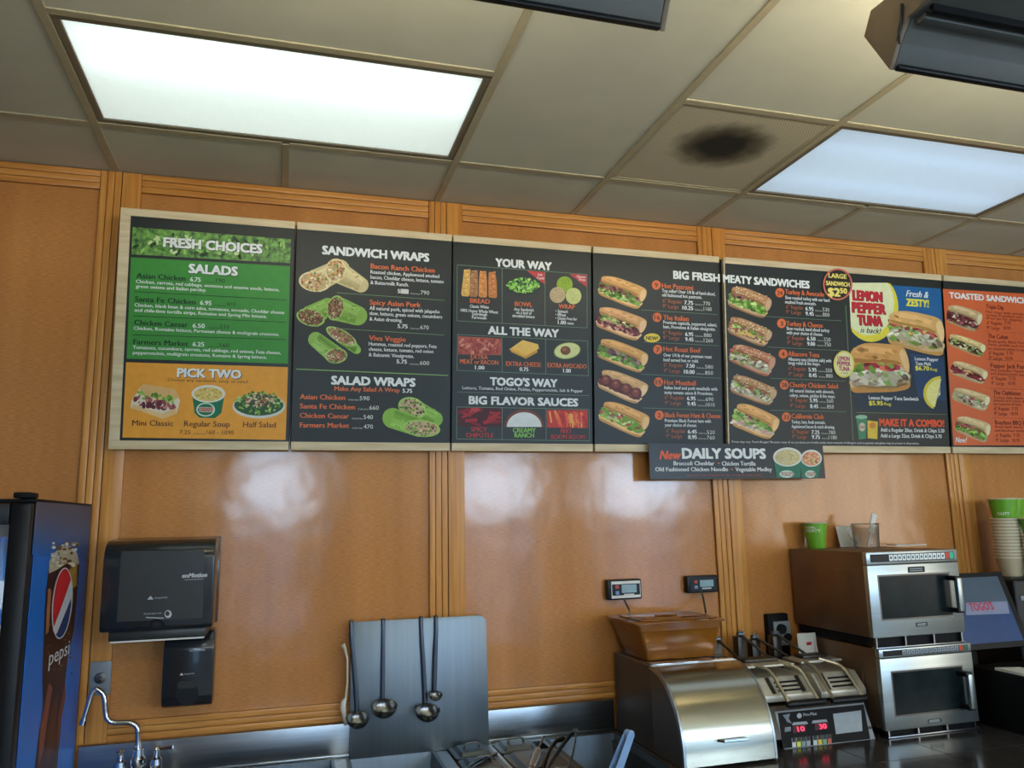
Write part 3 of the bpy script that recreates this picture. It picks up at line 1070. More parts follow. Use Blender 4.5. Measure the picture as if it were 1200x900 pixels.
for nm, x1, y, cal, c0, c1 in (('Asian Chicken', 404.4, 467.6, '590', 421.4, 433), ('Santa Fe Chicken', 415.8, 478.6, '660', 432.7, 443.8), ('Chicken Caesar', 408.8, 489.6, '540', 426, 437), ('Farmers Market', 409, 500.8, '470', 426, 437)):
    g = Gfx(*GEO)
    g.text(nm, 351.5, x1, y, 5.8, ORG, .014)
    g.text('Calories', x1 + 3.5, c0 - 1.2, y + 1.6, 1.8, PALE)
    g.text(cal, c0, c1, y + 1.5, 4.8, PALE, .004)
    g.build('menu_entry', p2)
g = Gfx(*GEO)
g.line((394.8, 343), (520.8, 352), .002, OLV)
g.line((394.8, 385), (520.8, 392.7), .002, OLV)
g.line((347, 432.5), (525, 440), .0032, ink(140, 180, 96))
g.poly([(469.5, 338.6), (478.8, 339.2), (478.8, 344.6), (469.5, 344)], ink(214, 214, 206), 4)
g.build('divider_lines', p2)
WP = [(206, 176, 120), (226, 206, 160), (180, 92, 70), (130, 160, 70), (232, 222, 190), (222, 150, 70)]
WA = [(120, 76, 52), (160, 110, 78), (196, 166, 120), (92, 62, 44), (130, 160, 80)]
WV = [(150, 104, 76), (196, 110, 90), (120, 140, 60), (222, 206, 170), (170, 150, 90)]
wrap_pic(p2, GEO, [(369, 330, 19, 12, .1, 398, 316, 12), (393, 317, 12, 14, .2, 423, 334, 9)], WP, (214, 196, 140), 1, label='picture of a cut chicken wrap')
wrap_pic(p2, GEO, [(364, 372, 17, 10, .25, 384, 358, 9), (393, 361, 10, 15, .25, 419, 370, 11.5)], WA, (136, 176, 72), 2, label='picture of a cut pork wrap in a green tortilla')
wrap_pic(p2, GEO, [(400, 394, 20, 7.5, .5, 418, 410, 5), (394, 417, 13, 9, -.1, 370, 398, 9)], WV, (146, 186, 84), 3, label='picture of a cut vegetable wrap')
wrap_pic(p2, GEO, [(483, 478, 17, 12, .35, 510, 491, 9), (494, 502, 22, 10, .1, 460, 490, 12)], SALAD[1:] + LETT, (136, 184, 70), 4, label='picture of two stacked green salad wraps')

# ---- board 3: your way
t3, p3 = board('charcoal menu board headed YOUR WAY with boxed pictures of bread, bowl and sauces', (530.3, 285), (692.3, 296), (529, 530), (695.3, 529.5))
g = Gfx(*GEO)
LG = ink(112, 142, 110)
for fr, vs_ in (([(535.8, 310.4), (687.8, 321.5), (688, 384.3), (535.4, 376)], ((588.4, 314.2, 588.4, 379), (638.7, 318, 638.7, 381.8))),
                ([(536.3, 392), (688.6, 399.8), (689.4, 440.4), (535.4, 434)], ((588.4, 394.6, 588.4, 436.2), (639.2, 397.4, 639.5, 438.4))),
                ([(535.4, 476.8), (690.2, 479.6), (691, 516.8), (535, 514.3)], ((588.4, 477.8, 588.4, 515.2), (639.8, 478.7, 640, 516)))):
    g.frame(fr, .002, LG)
    for a, b, c, d in vs_:
        g.line((a, b), (c, d), .002, LG)
g.line((535.8, 459.4), (690.2, 463.6), .0018, LG)
g.build('divider_lines', p3)
g = Gfx(*GEO)
for s_, x0, x1, y in (('YOUR WAY', 581, 645.9, 312), ('ALL THE WAY', 572.2, 654.3, 391.3), ("TOGO'S WAY", 574.6, 652.7, 451.3), ('BIG FLAVOR SAUCES', 549.8, 677, 473.3)):
    g = Gfx(*GEO)
    g.text(s_, x0, x1, y, 8.9, WHT, .022)
    g.build('heading_lettering', p3)
CELLS = {}


def cell(x, y):
    k = (0 if x < 588 else 1 if x < 639 else 2, 0 if y < 386 else 1 if y < 442 else 2 if y < 470 else 3)
    k = (0, 2) if k[1] == 2 else k
    if k not in CELLS:
        CELLS[k] = Gfx(*GEO)
    return CELLS[k]


for s_, x0, x1, y in (('BREAD', 550.9, 573.8, 354.8), ('BOWL', 603.4, 623.7, 358.6), ('WRAP', 654.6, 673.6, 361.4), ('EXTRA', 551.7, 571.5, 420.4), ('MEAT or BACON', 539, 583.8, 426), ('EXTRA CHEESE', 593, 634, 428.6), ('EXTRA AVOCADO', 641.6, 687, 430.4)):
    cell(x0, y).text(s_, x0, x1, y, 5.2, ORG, .012)
for s_, x0, x1, y in (('Classic White', 550.6, 572.7, 360.5), ('100% Honey Whole Wheat', 539.8, 583.6, 365.2), ('Sourdough', 553, 570.7, 369.5), ('Parmesan', 553, 570, 373.5), ('Any Sandwich', 602.3, 625.3, 363.9), ('on a bed of', 604.7, 623, 367.8), ('shredded lettuce', 600.4, 626.4, 371.6),
                      ('• Spinach', 651, 665.3, 366.2), ('• Wheat', 651, 663, 370.4), ('• Gluten Free for', 651, 676, 374.4), ('more', 664.9, 672, 380.3), ('Lettuce, Tomato, Red Onion, Pickles, Pepperoncinis, Salt & Pepper', 541.8, 683, 456)):
    cell(x0, y).text(s_, x0, x1, y, 3.5, WHT, .008)
for s_, x0, x1, y in (('1.00', 653.8, 663, 379.8), ('1.00', 556.7, 567.5, 432.8), ('0.75', 609, 619, 434.8), ('1.00', 660, 668.8, 436.5)):
    cell(x0, y).text(s_, x0, x1, y, 4.4, WHT, .016)
RD = ink(186, 54, 50)
for s_, x0, x1, y, mt in (('SPICY', 552, 570.7, 505.6, RD), ('CHIPOTLE', 545.8, 578, 512.4, RD), ('CREAMY', 601, 627.7, 506.6, ink(140, 200, 90)), ('RANCH', 603, 625.6, 512.6, ink(140, 200, 90)), ('FIERY', 657, 669.6, 507.6, RD), ('BOOM BOOM', 645.6, 685, 514.4, RD)):
    cell(x0, y).text(s_, x0, x1, y, 5.2, mt, .014)
for c_ in CELLS.values():
    c_.build('caption_lettering', p3)
g = Gfx(*GEO)
g.poly([(617.4, 317.3), (638.3, 318.9), (638.1, 333.3)], ink(196, 60, 60), 2)
g.text('Low', 630.6, 635.6, 323, 2.8, WHT, .01)
g.text('Carb', 629, 637.4, 327, 2.8, WHT, .01)
g.build('corner_flag', p3)
g = Gfx(*GEO)
g.poly([(667.2, 320.9), (687.4, 322.4), (687.4, 336.5)], ink(196, 60, 60), 2)
g.text('Gluten', 675.6, 686, 325.4, 2.8, WHT, .01)
g.text('Free', 678.6, 686, 329, 2.8, WHT, .01)
g.build('corner_flag', p3)
rnd = random.Random(21)
g = Gfx(*GEO)
for i, (x, c) in enumerate(((546.6, (214, 168, 84)), (555.4, (170, 116, 70)), (565.6, (206, 136, 66)), (576.6, (198, 122, 58)))):
    dx = -3 + i * 1.7
    g.poly([(x - 3.4 - dx * .2, 316 + i), (x + 4 - dx * .2, 315.6 + i), (x + 4.9 + dx * .2, 330), (x + 5 + dx * .4, 345 + i), (x + 3.4 + dx * .4, 347.6 + i * .6), (x - 4 + dx * .4, 347 + i * .6), (x - 5 + dx * .4, 344 + i), (x - 4.4, 330)], ink(*c), 2)
    for k in range(14):
        g.ell((x + rnd.uniform(-3, 3.2), 317 + k * 2.1 + i * .6), 1.4, .7, ink(*[tuple(min(255, v + d) for v in c) for d in (30, -30, 44)][k % 3]), 2.5, n=6, rot=.3)
g.build('bread_picture', p3)
g = Gfx(*GEO)
g.ell((613, 336.5), 21, 11, ink(30, 40, 36), 2)
for i in range(90):
    a, r = rnd.uniform(0, 6.28), rnd.random() ** .5
    g.ell((613 + 19 * r * math.cos(a), 334.5 + 8 * r * math.sin(a)), rnd.uniform(1.4, 2.8), rnd.uniform(.9, 1.7), ink(*rnd.choice([(104, 176, 50), (150, 206, 84), (70, 130, 40), (180, 220, 120)])), 2.4 + .1 * (i % 8), n=7, rot=rnd.uniform(0, 3))
g.build('lettuce_bowl_picture', p3)
g = Gfx(*GEO)
g.ell((661.7, 333.3), 9.4, 9.4, ink(146, 176, 40), 2)
g.ell((653.3, 345.7), 9.3, 9.4, ink(196, 172, 128), 2.4)
g.ell((672, 347), 9.2, 9.6, ink(206, 208, 130), 2.8)
for _ in range(60):
    c = rnd.choice([((661.7, 333.3), (120, 150, 30)), ((653.3, 345.7), (176, 146, 100)), ((672, 347), (180, 190, 100))])
    a, r = rnd.uniform(0, 6.28), rnd.random() ** .5 * 7.6
    g.ell((c[0][0] + r * math.cos(a), c[0][1] + r * math.sin(a)), .9, .6, ink(*c[1]), 3.1, n=6)
g.build('tortilla_picture', p3)
g = Gfx(*GEO)
Q = quadmap((537.2, 394), (587.8, 396.6), (536.6, 415.2), (587.8, 416.2))
g.poly([Q(0, 0), Q(1, 0), Q(1, 1), Q(0, 1)], ink(176, 84, 70), 2)
blobs(g, Q, .03, .97, .1, .92, [(196, 110, 90), (150, 60, 54), (214, 140, 116), (168, 74, 60)], 130, 2.0, rnd, 2.4)
g.build('meat_picture', p3)
g = Gfx(*GEO)
for i, (dx, dy, c) in enumerate(((0, 2, (206, 150, 50)), (-1.5, -.5, (232, 180, 74)), (1.5, -2.5, (240, 196, 96)))):
    g.poly([(613 + dx - 15, 410 + dy), (611 + dx, 402 + dy - 1), (629 + dx, 406 + dy), (630 + dx, 411 + dy), (616 + dx, 418.5 + dy)], ink(*c), 2 + .4 * i)
g.build('cheese_picture', p3)
g = Gfx(*GEO)
g.ell((664.6, 411), 15.8, 9.6, ink(150, 170, 80), 2, rot=-.15)
g.ell((664.6, 411), 14.8, 8.8, ink(218, 222, 150), 2.4, rot=-.15)
g.ell((662.6, 410.8), 6, 5.2, ink(120, 72, 44), 2.8)
g.ell((661.4, 409.6), 2.4, 1.8, ink(160, 106, 70), 3.2)
g.build('avocado_picture', p3)
g = Gfx(*GEO)
Q = quadmap((536.2, 477.8), (587.8, 478.6), (535.8, 499.4), (587.8, 500.4))
g.poly([Q(0, 0), Q(1, 0), Q(1, 1), Q(0, 1)], ink(70, 16, 20), 2)
for i in range(14):
    a, b = Q(rnd.uniform(-.0, .75), rnd.uniform(.1, .9)), None
    b = (a[0] + rnd.uniform(9, 16), max(479.6, min(499, a[1] + rnd.uniform(-9, 5))))
    if b[0] > 587:
        b = (587, b[1])
    g.line(a, b, rnd.uniform(.008, .016), ink(*rnd.choice([(168, 34, 40), (130, 20, 30), (196, 60, 60)])), 2.4 + .1 * i)
g.build('chili_picture', p3)
g = Gfx(*GEO)
g.ell((614.2, 500.2), 23.4, 20.6, ink(112, 56, 40), 2, n=26, a0=0, a1=PI)
g.ell((614.2, 500.3), 20.4, 17.2, ink(222, 226, 222), 2.4, n=26, a0=0, a1=PI)
g.build('ranch_picture', p3)
g = Gfx(*GEO)
Q = quadmap((640.6, 480.2), (688.4, 480.8), (641, 501), (688.8, 501.8))
g.poly([Q(0, 0), Q(1, 0), Q(1, 1), Q(0, 1)], ink(196, 50, 40), 2)
for i in range(46):
    x = rnd.uniform(.03, .9)
    g.line(Q(x, rnd.uniform(0.02, .4)), Q(min(.98, x + rnd.uniform(-.0, .14)), rnd.uniform(.6, .98)), rnd.uniform(.004, .009), ink(*rnd.choice([(226, 80, 56), (170, 30, 34), (232, 110, 70), (240, 170, 80)])), 2.4 + .1 * (i % 12))
g.build('pepper_strips_picture', p3)


def items(panel, rows, dim=DORG):
    """numbered sandwich entries: number, circle, name, two lines, two price rows"""
    for (num, cc, nm, nx0, nx1, ny, lines, rows_) in rows:
        g = Gfx(*GEO)
        g.ell(cc, 5.2, 5.5, ORG, 2)
        g.text(num, cc[0] - (1.8 if len(num) == 1 else 3.1), cc[0] + (1.8 if len(num) == 1 else 3.1), cc[1] + 2.7, 5.2, ink(52, 30, 22), .012)
        g.text(nm, nx0, nx1, ny, 5.7, ORG, .012)
        for s_, e1, y in lines:
            g.text(s_, nx0, e1, y, 3.9, WHT, .008)
        for (sz, x0, x1, y, pr, p0, p1_, yp, cal, c0, c1, yc) in rows_:
            g.text(sz, x0, x1, y, 4.4, dim, .006)
            g.text(pr, p0, p1_, yp, 4.5, WHT, .018)
            g.text('Calories', p1_ + 2, c0 - .8, yc - .3, 1.7, PALE)
            g.text(cal, c0, c1, yc, 4.4, PALE, .004)
        g.build('menu_entry', panel)


# ---- board 4: hot sandwiches
t4, p4 = board('charcoal menu board with five sandwiches, headed BIG FRESH, left of the soup banner', (694.3, 297), (842.6, 305.5), (696.7, 530), (848, 527.5))
g = Gfx(*GEO)
g.text('BIG FRESH', 789.4, 843, 326.4, 8.8, WHT, .022)
g.build('heading_lettering', p4)
items(p4, (
    ('9', (769, 334), 'Hot Pastrami', 775.7, 812, 337.6, (('Top seller! Over 1/4 lb of hand-sliced,', 838, 342.4), ('old fashioned hot pastrami.', 822.3, 347.4)),
     (('6" Regular', 776.5, 799.5, 354.6, '7.75', 801.8, 812, 356.8, '770', 824, 832, 357.8), ('9" Large', 776.5, 795, 360.8, '10.25', 799.8, 812, 362.8, '1160', 824.5, 833.7, 364))),
    ('16', (770, 371.8), 'The Italian', 777.2, 806.8, 374.8, (('Premium capicola, peppered, salami,', 840, 379.4), ('ham, Provolone & Italian vinaigrette.', 838.4, 384.6)),
     (('6" Regular', 777, 800, 391.6, '6.95', 803, 812.2, 393.7, '880', 824.7, 833.7, 394.8), ('9" Large', 777, 796, 397.6, '9.45', 803, 812.4, 399.8, '1260', 824.6, 835.5, 401))),
    ('7', (770.7, 409.6), 'Hot Roast Beef', 777.5, 820.8, 411.6, (('Over 1/4 lb of our premium roast', 833.9, 417.8), ('beef served hot or cold.', 818.4, 423.4)),
     (('6" Regular', 777.8, 800.6, 429.6, '7.50', 804, 813.8, 430.8, '580', 826.2, 835.6, 432), ('9" Large', 777.8, 797, 436.4, '10.00', 801.5, 813.8, 437.8, '850', 826.2, 835.6, 439))),
    ('15', (771.6, 447.7), 'Hot Meatball', 778.4, 815.2, 450.8, (('Italian beef and pork meatballs with', 840.4, 456), ('zesty tomato sauce & Provolone.', 835.6, 461.6)),
     (('6" Regular', 779, 802, 467.8, '6.95', 805, 815, 469, '690', 827, 836, 470), ('9" Large', 779, 798, 474.2, '9.45', 805.4, 815.2, 475.3, '1010', 827, 837.4, 476.4))),
    ('2', (772.5, 486.5), 'Black Forest Ham & Cheese', 779, 844.3, 489, (('Premium Black Forest ham with', 833, 494.6), ('your choice of cheese.', 816.6, 499.8)),
     (('6" Regular', 780.5, 803.3, 507, '6.45', 806, 816.4, 508, '520', 828.2, 837.6, 508.8), ('9" Large', 780.5, 799, 513.2, '8.95', 806.4, 816.4, 514.4, '760', 828.2, 837.6, 515)))))
g = Gfx(*GEO)
g.ell((764, 396), 9.4, 5.4, ink(236, 206, 70), 2)
g.text('NEW!', 757, 771, 398.2, 4.4, ink(60, 40, 20), .016)
g.build('new_badge', p4)
g = Gfx(*GEO)
for a, b in (((751.6, 363.2), (841, 368.7)), ((754.7, 400.6), (842.6, 405.2)), ((751, 438.5), (844.5, 443.3)), ((753, 478), (845.4, 481))):
    g.line(a, b, .0018, LG)
g.build('divider_lines', p4)
BUN = (224, 168, 96)
sandwich(p4, GEO, (705.7, 321), (760, 337), (701.8, 346), (748.5, 363), [(.3, .7, MEAT), (.66, .84, LETT)], BUN, 0, 31, label='picture of a pastrami roll')
sandwich(p4, GEO, (703.3, 357.5), (760.4, 373), (699.4, 383.5), (747, 400), [(.3, .6, LETT + [(226, 206, 150)]), (.55, .84, MEAT + [(220, 150, 130)])], (222, 166, 106), 0, 32, label='picture of a cold cut roll')
sandwich(p4, GEO, (705, 394.5), (761.5, 413), (701, 419.5), (751, 437.6), [(.3, .76, [(110, 70, 74), (150, 110, 112), (84, 52, 58), (176, 140, 134)]), (.7, .84, LETT)], BUN, 0, 33, label='picture of a roast beef roll')
sandwich(p4, GEO, (706.7, 431), (762.6, 449), (701.3, 455), (746.7, 474), [(.5, .8, [(116, 58, 52), (134, 70, 58)])], (222, 174, 116), 0, 34, label='picture of a meatball roll')
g = Gfx(*GEO)
Q = quadmap((706.7, 431), (762.6, 449), (701.3, 455), (746.7, 474))
for i in range(4):
    c = Q(.13 + .24 * i, .54 + .02 * i)
    g.ell(c, 6.2, 7, ink(98, 44, 44), 4.0 + .1 * i)
    g.ell((c[0] - .8, c[1] - 1), 4.2, 4.8, ink(134, 68, 56), 4.5 + .1 * i)
    g.ell((c[0] - 1, c[1] - 2.6), 1.8, 1.4, ink(176, 104, 84), 5.0 + .1 * i)
g.build('meatball_picture', p4)
sandwich(p4, GEO, (709.3, 468), (763.6, 486), (701.7, 493), (751, 513.7), [(.28, .84, MIX + LETT)], BUN, 0, 35, label='picture of a ham roll')

# ---- board 5: meaty sandwiches and the lemon pepper tuna poster on one wide board
t5, p5 = board('wide charcoal menu board with seeded sandwiches and the LEMON PEPPER TUNA poster', (847.5, 306.5), (1101.4, 327), (856, 527), (1115, 531), wide=True)
g = Gfx(*GEO)
g.text('MEATY SANDWICHES', 847.8, 948.3, 330.6, 8.4, WHT, .022)
g.build('heading_lettering', p5)
items(p5, (
    ('24', (913.7, 343), 'Turkey & Avocado', 920, 965.7, 344.6, (('Slow roasted turkey with our hand', 972, 350.4), ('mashed fresh avocado.', 956.3, 355.6)),
     (('6" Regular', 921, 941.4, 361.6, '6.95', 944, 953, 363.8, '530', 964, 971.7, 365), ('9" Large', 921, 938.5, 367.6, '9.45', 944, 953.4, 369.6, '800', 964, 972, 370.8))),
    ('3', (915.8, 379), 'Turkey & Cheese', 921.6, 964, 381.8, (('Slow roasted, hand sliced turkey', 971.7, 386.6), ('with your choice of cheese.', 964, 391.6)),
     (('6" Regular', 922.3, 942.8, 397.8, '6.50', 945.6, 955.4, 399, '520', 965.4, 973.2, 400), ('9" Large', 922.3, 940, 403.8, '9.00', 946, 955, 405, '750', 966, 973.6, 405.8))),
    ('4', (917.6, 414.8), 'Albacore Tuna', 923.5, 960, 417.2, (('Albacore tuna (dolphin safe) with', 974, 422.6), ('tangy relish & lite mayo.', 961, 427)),
     (('6" Regular', 924, 944.7, 433.8, '5.95', 947.5, 956.7, 435.4, '550', 967.5, 975, 436.2), ('9" Large', 924, 941.4, 440.6, '8.45', 948, 957, 441.8, '800', 968, 975.6, 442.6))),
    ('28', (919, 451), 'Chunky Chicken Salad', 925.3, 981.7, 453.6, (('All natural chicken with almonds,', 977.5, 459.6), ('celery, onions, pickles & lite mayo.', 978.7, 465)),
     (('6" Regular', 926, 946.6, 470.8, '5.95', 949, 958, 471.4, '560', 968.6, 976.4, 472), ('9" Large', 926, 943.6, 477.4, '8.45', 949.4, 958.6, 478.2, '850', 969, 977, 478.8))),
    ('33', (921.3, 488.7), 'California Club', 927.5, 965, 490.4, (('Turkey, ham, fresh avocado,', 967, 496.2), ('Applewood bacon & ranch dressing.', 978, 501.6)),
     (('6" Regular', 928, 948, 508, '7.25', 951, 960, 508.6, '780', 971, 979, 509), ('9" Large', 928, 945, 514, '9.75', 951.4, 960.6, 514.4, '1180', 971, 980.6, 514.8)))))
g = Gfx(*GEO)
g.text('Prices may vary. Food allergies? Because many of our products are freshly made, trace amounts of allergens such as peanuts and gluten may be present in all products.', 857.6, 1077, 518.9, 2.6, WHT)
g.build('small_print', p5)
g = Gfx(*GEO)
for a, b in (((897, 370.8), (986, 376)), ((899, 406.6), (988.8, 411)), ((902.5, 443.3), (990.8, 446.7)), ((903, 480.8), (991.7, 482.5)), ((1002.7, 483.3), (1109, 485.8))):
    g.line(a, b, .0018, LG)
g.line((991, 357.8), (999.6, 516), .003, LG)
g.build('divider_lines', p5)
SB = (186, 136, 88)
sandwich(p5, GEO, (858.8, 333.5), (906.4, 349), (853.3, 359), (895.6, 373.4), [(.3, .5, MEAT[2:] + [(150, 110, 90)]), (.45, .84, LETT)], SB, 34, 41, label='picture of a seeded turkey and avocado roll')
sandwich(p5, GEO, (856.6, 369), (907, 387), (854, 391), (895.6, 407), [(.3, .6, LETT + [(170, 120, 96)]), (.55, .84, [(170, 120, 96), (226, 190, 92), (222, 206, 170)])], SB, 44, 42, label='picture of a seeded turkey and cheese roll')
sandwich(p5, GEO, (860, 401.5), (911, 417), (855, 424), (900, 442), [(.3, .5, [(196, 84, 74), (150, 190, 80), (110, 158, 48)]), (.45, .84, TUNA)], (190, 122, 84), 34, 43, label='picture of a seeded tuna roll')
sandwich(p5, GEO, (860, 437), (912.4, 455), (857, 460.5), (901.7, 475.8), [(.3, .55, [(196, 84, 74), (150, 190, 80), (100, 110, 60)]), (.5, .84, TUNA)], SB, 50, 44, label='picture of a seeded chicken salad roll')
sandwich(p5, GEO, (865, 470), (916, 489), (858, 499.5), (902.5, 515.4), [(.28, .45, MEAT + LETT), (.42, .74, LETT), (.7, .84, [(226, 180, 160), (222, 206, 180)])], BUN, 0, 45, label='picture of a club roll')
# poster
POSTER = mat('poster_blue', (22, 62, 104), 0.35, scale=(2, 2, 3.2), rgb2=(18, 30, 44), detail=1)
g = Gfx(*GEO)
g.poly([(995.2, 331), (1102, 338.2), (1109.4, 483), (1002, 480.6)], ink(26, 46, 62), 1)
g.poly([(1040, 333.9), (1102, 338.2), (1104.6, 380), (1050, 374)], ink(28, 96, 150), 1.3)
g.poly([(1066, 414), (1106, 420), (1108.4, 470), (1076, 466)], ink(24, 60, 96), 1.3)
g.build('poster_field', p5)
g = Gfx(*GEO)
LY, LW = ink(228, 212, 60), ink(226, 228, 178)
cl = lambda P: [(max(p[0], 994.6 + (p[1] - 331) * .045), max(p[1], 331.4)) for p in P]
E1 = [(1021 + 31.6 * math.cos(a), 360.7 - 40 * math.sin(a)) for a in [2 * PI * k / 40 for k in range(40)]]
E2 = [(1017.5 + 30 * math.cos(a), 355.5 - 37.5 * math.sin(a)) for a in [2 * PI * k / 40 for k in range(40)]]
g.poly(cl(E1), LY, 2)
g.poly(cl(E2), LW, 2.4)
g.build('lemon_picture', p5)
g = Gfx(*GEO)
g.ell((1102.5, 461), 20.6, 20.2, ink(214, 196, 60), 2, n=26, a0=PI * .5, a1=PI * 1.36)
g.ell((1103, 461.4), 17.6, 17.4, ink(228, 220, 130), 2.4, n=26, a0=PI * .5, a1=PI * 1.36)
for k in range(7):
    a = PI * (.54 + .12 * k)
    g.line((1101.6, 462), (1103 + 16 * math.cos(a), 461.4 - 16 * math.sin(a)), .0022, ink(236, 232, 170), 2.8)
g.build('lemon_slice_picture', p5)
g = Gfx(*GEO)
RL, RL2 = ink(196, 36, 50), ink(120, 20, 36)
for s_, x0, x1, y, c in (('LEMON', 999.3, 1033, 351.2, 11), ('PEPPER', 998.7, 1037, 365.6, 11.4), ('TUNA', 1005, 1033, 380.4, 11.2)):
    g.text(s_, x0 + .8, x1 + .8, y + .5, c, RL2, .03, lay=3.0)
    g.text(s_, x0, x1, y, c, RL, .026, lay=3.4)
g.text('is back!', 1008, 1032.7, 389.6, 6, ink(30, 24, 24), .008, .35, lay=3.4)
g.build('poster_lettering', p5)
g = Gfx(*GEO)
g.text('Fresh &', 1061.6, 1088, 347.4, 7.4, WHT, .012, .35)
g.text('ZESTY!', 1062, 1088.3, 358.2, 8, ink(230, 222, 70), .026, .1)
g.build('poster_lettering', p5)
g = Gfx(*GEO)
g.text('Lemon Pepper', 1072, 1099.3, 422.2, 4, WHT, .012)
g.text('Tuna Melt', 1072.7, 1090.7, 427.8, 4, WHT, .012)
g.text('$6.70', 1072.7, 1088.6, 433.6, 4.8, ink(226, 214, 70), .02)
g.text('Reg', 1090, 1098, 434.4, 3.6, ink(226, 214, 70), .012)
g.build('poster_lettering', p5)
g = Gfx(*GEO)
g.text('Lemon Pepper Tuna Sandwich', 1018, 1076, 468, 4.2, WHT, .012)
g.text('$5.95', 1018.3, 1034.4, 474.6, 4.8, ink(226, 214, 70), .02)
g.text('Reg', 1036, 1044, 475, 3.6, ink(226, 214, 70), .012)
g.build('poster_lettering', p5)
g = Gfx(*GEO)
g.text('MAKE IT A COMBO!', 1030.7, 1106, 499, 8, ink(226, 84, 44), .026)
g.text('Add a Regular 20oz. Drink & Chips 3.20', 1032, 1106.4, 505.8, 4.3, WHT, .01)
g.text('Add a Large 32oz. Drink & Chips 3.70', 1032, 1103.3, 512.6, 4.3, WHT, .01)
g.build('poster_lettering', p5)
sandwich(p5, GEO, (1041.5, 363.5), (1104, 370), (1042, 404), (1106, 417.5), [(.34, .52, [(150, 50, 60), (196, 84, 74), (150, 190, 80)]), (.48, .84, TUNA + [(230, 200, 110)])], (222, 172, 100), 0, 51, label='picture of a tuna melt')
sandwich(p5, GEO, (996, 404.6), (1060, 401.5), (998.7, 462), (1068, 455.4), [(.28, .4, [(214, 196, 60), (150, 170, 60)]), (.36, .55, [(190, 60, 80), (206, 90, 60), (130, 170, 60)]), (.5, .84, TUNA)], (214, 156, 84), 0, 52, label='picture of a cut tuna sandwich')
g = Gfx(*GEO)
g.poly([(1003, 489), (1016, 488.4), (1014.6, 514), (1006.4, 515)], ink(64, 130, 90), 2)
g.ell((1009.4, 488.6), 7, 2.4, ink(150, 190, 160), 2.4)
g.ell((1010.2, 500.4), 3.8, 5, ink(206, 196, 170), 2.4)
g.text("TOGO'S", 1006.8, 1013.8, 502, 3, ink(150, 40, 34), .01)
g.poly([(1016.4, 492.6), (1028.6, 494), (1028, 514.6), (1016.6, 513.6)], ink(222, 188, 60), 2)
g.ell((1022.4, 498.6), 4, 3.4, ink(206, 130, 50), 2.4)
g.build('drink_and_crisps_picture', p5)

# ---- board 6: toasted sandwiches (cut by the frame)
MORG = mat('board_orange', (216, 98, 44), 0.4, scale=(3, 3, 3), var=0.06)
t6, p6 = board('orange menu board headed TOASTED SANDWICHES at the right edge', (1103.6, 328), (1226, 336.4), (1117, 531), (1238, 531))
g = Gfx(*GEO)
g.poly([(1104.8, 338.5), (1226.4, 345.6), (1237.2, 522), (1117.4, 522)], MORG, 1)
g.build('orange_field', p6)
g = Gfx(*GEO)
g.text('TOASTED SANDWICHES', 1112.6, 1212, 349.2, 6.6, WHT, .022)
g.build('heading_lettering', p6)
for nm, x0, x1, y, ls in (
    ('Triple Dip', 1155.4, 1176, 361.6, (('Hot roast beef, pastrami and', 366.6), ('turkey, Provolone and a cup', 370.4), ('of au jus for dipping.', 374))),
    ('The Cuban', 1157.8, 1181, 396.2, (('Roast pork, Black Forest ham,', 401), ('Swiss, pickles and mustard', 405), ('on toasted white bread.', 409.6))),
    ('Pepper Jack Pastrami', 1160.7, 1212, 430.6, (('Hot pastrami, Pepper Jack', 435), ('and pepperoncini peppers.', 439))),
    ('The Clubhouse', 1164, 1196, 462.4, (('Turkey, ham, bacon, Cheddar', 467), ('cheese and ranch dressing', 470.6), ('on toasted bread.', 474.6))),
        ('Bourbon BBQ Beef', 1166, 1208, 497.4, (('Roast beef, bacon, Cheddar', 501.4), ('and bourbon barbecue sauce.', 505.8)))):
    g = Gfx(*GEO)
    g.text(nm, x0, x1, y, 5, DRED, .008)
    for s_, yy in ls:
        g.text(s_, x0, x0 + len(s_) * 1.95, yy, 2.9, DRED)
    yl = ls[-1][1] + 5.6
    g.text('6" Regular', x0 + 1, x0 + 19, yl + .4, 3.8, DRED)
    g.text('7.75', x0 + 21.5, x0 + 29, yl + .6, 3.8, DRED)
    g.text('9" Large', x0 + 1, x0 + 16, yl + 6.2, 3.8, DRED)
    g.text('10.95', x0 + 20.5, x0 + 29, yl + 6.4, 3.8, DRED)
    g.build('menu_entry', p6)
g = Gfx(*GEO)
g.text('New!', 1119.3, 1133, 518.6, 6.4, WHT, .01, .3, lay=6)
g.build('lettering', p6)
g = Gfx(*GEO)
for a, b in (((1151, 388.2), (1226, 392)), ((1156, 421.4), (1228, 424.6)), ((1160, 455), (1230, 457.6)), ((1163, 489.6), (1232, 491.4))):
    g.line(a, b, .0016, DRED)
g.build('divider_lines', p6)
TB = (216, 190, 136)
sandwich(p6, GEO, (1111.4, 356), (1153, 366), (1110, 378), (1143.8, 389), [(.34, .84, MEAT + [(222, 206, 170)])], (206, 178, 128), 0, 61, label='picture of a toasted roast beef roll')
sandwich(p6, GEO, (1113, 390), (1156, 403), (1112.6, 405), (1150, 419), [(.34, .8, [(90, 70, 50), (222, 206, 160), (150, 170, 80)])], (220, 196, 130), 0, 62, label='picture of a pressed pork roll')
sandwich(p6, GEO, (1118, 421.5), (1158.8, 434), (1114, 438), (1151.3, 450.7), [(.28, .84, [(130, 36, 50), (166, 60, 70), (220, 180, 120)])], TB, 0, 63, label='picture of a toasted pastrami roll')
sandwich(p6, GEO, (1118.7, 453), (1161.4, 463.4), (1116.7, 469), (1154, 482.4), [(.4, .84, TUNA + [(196, 84, 74)])], TB, 0, 64, label='picture of a toasted club roll')
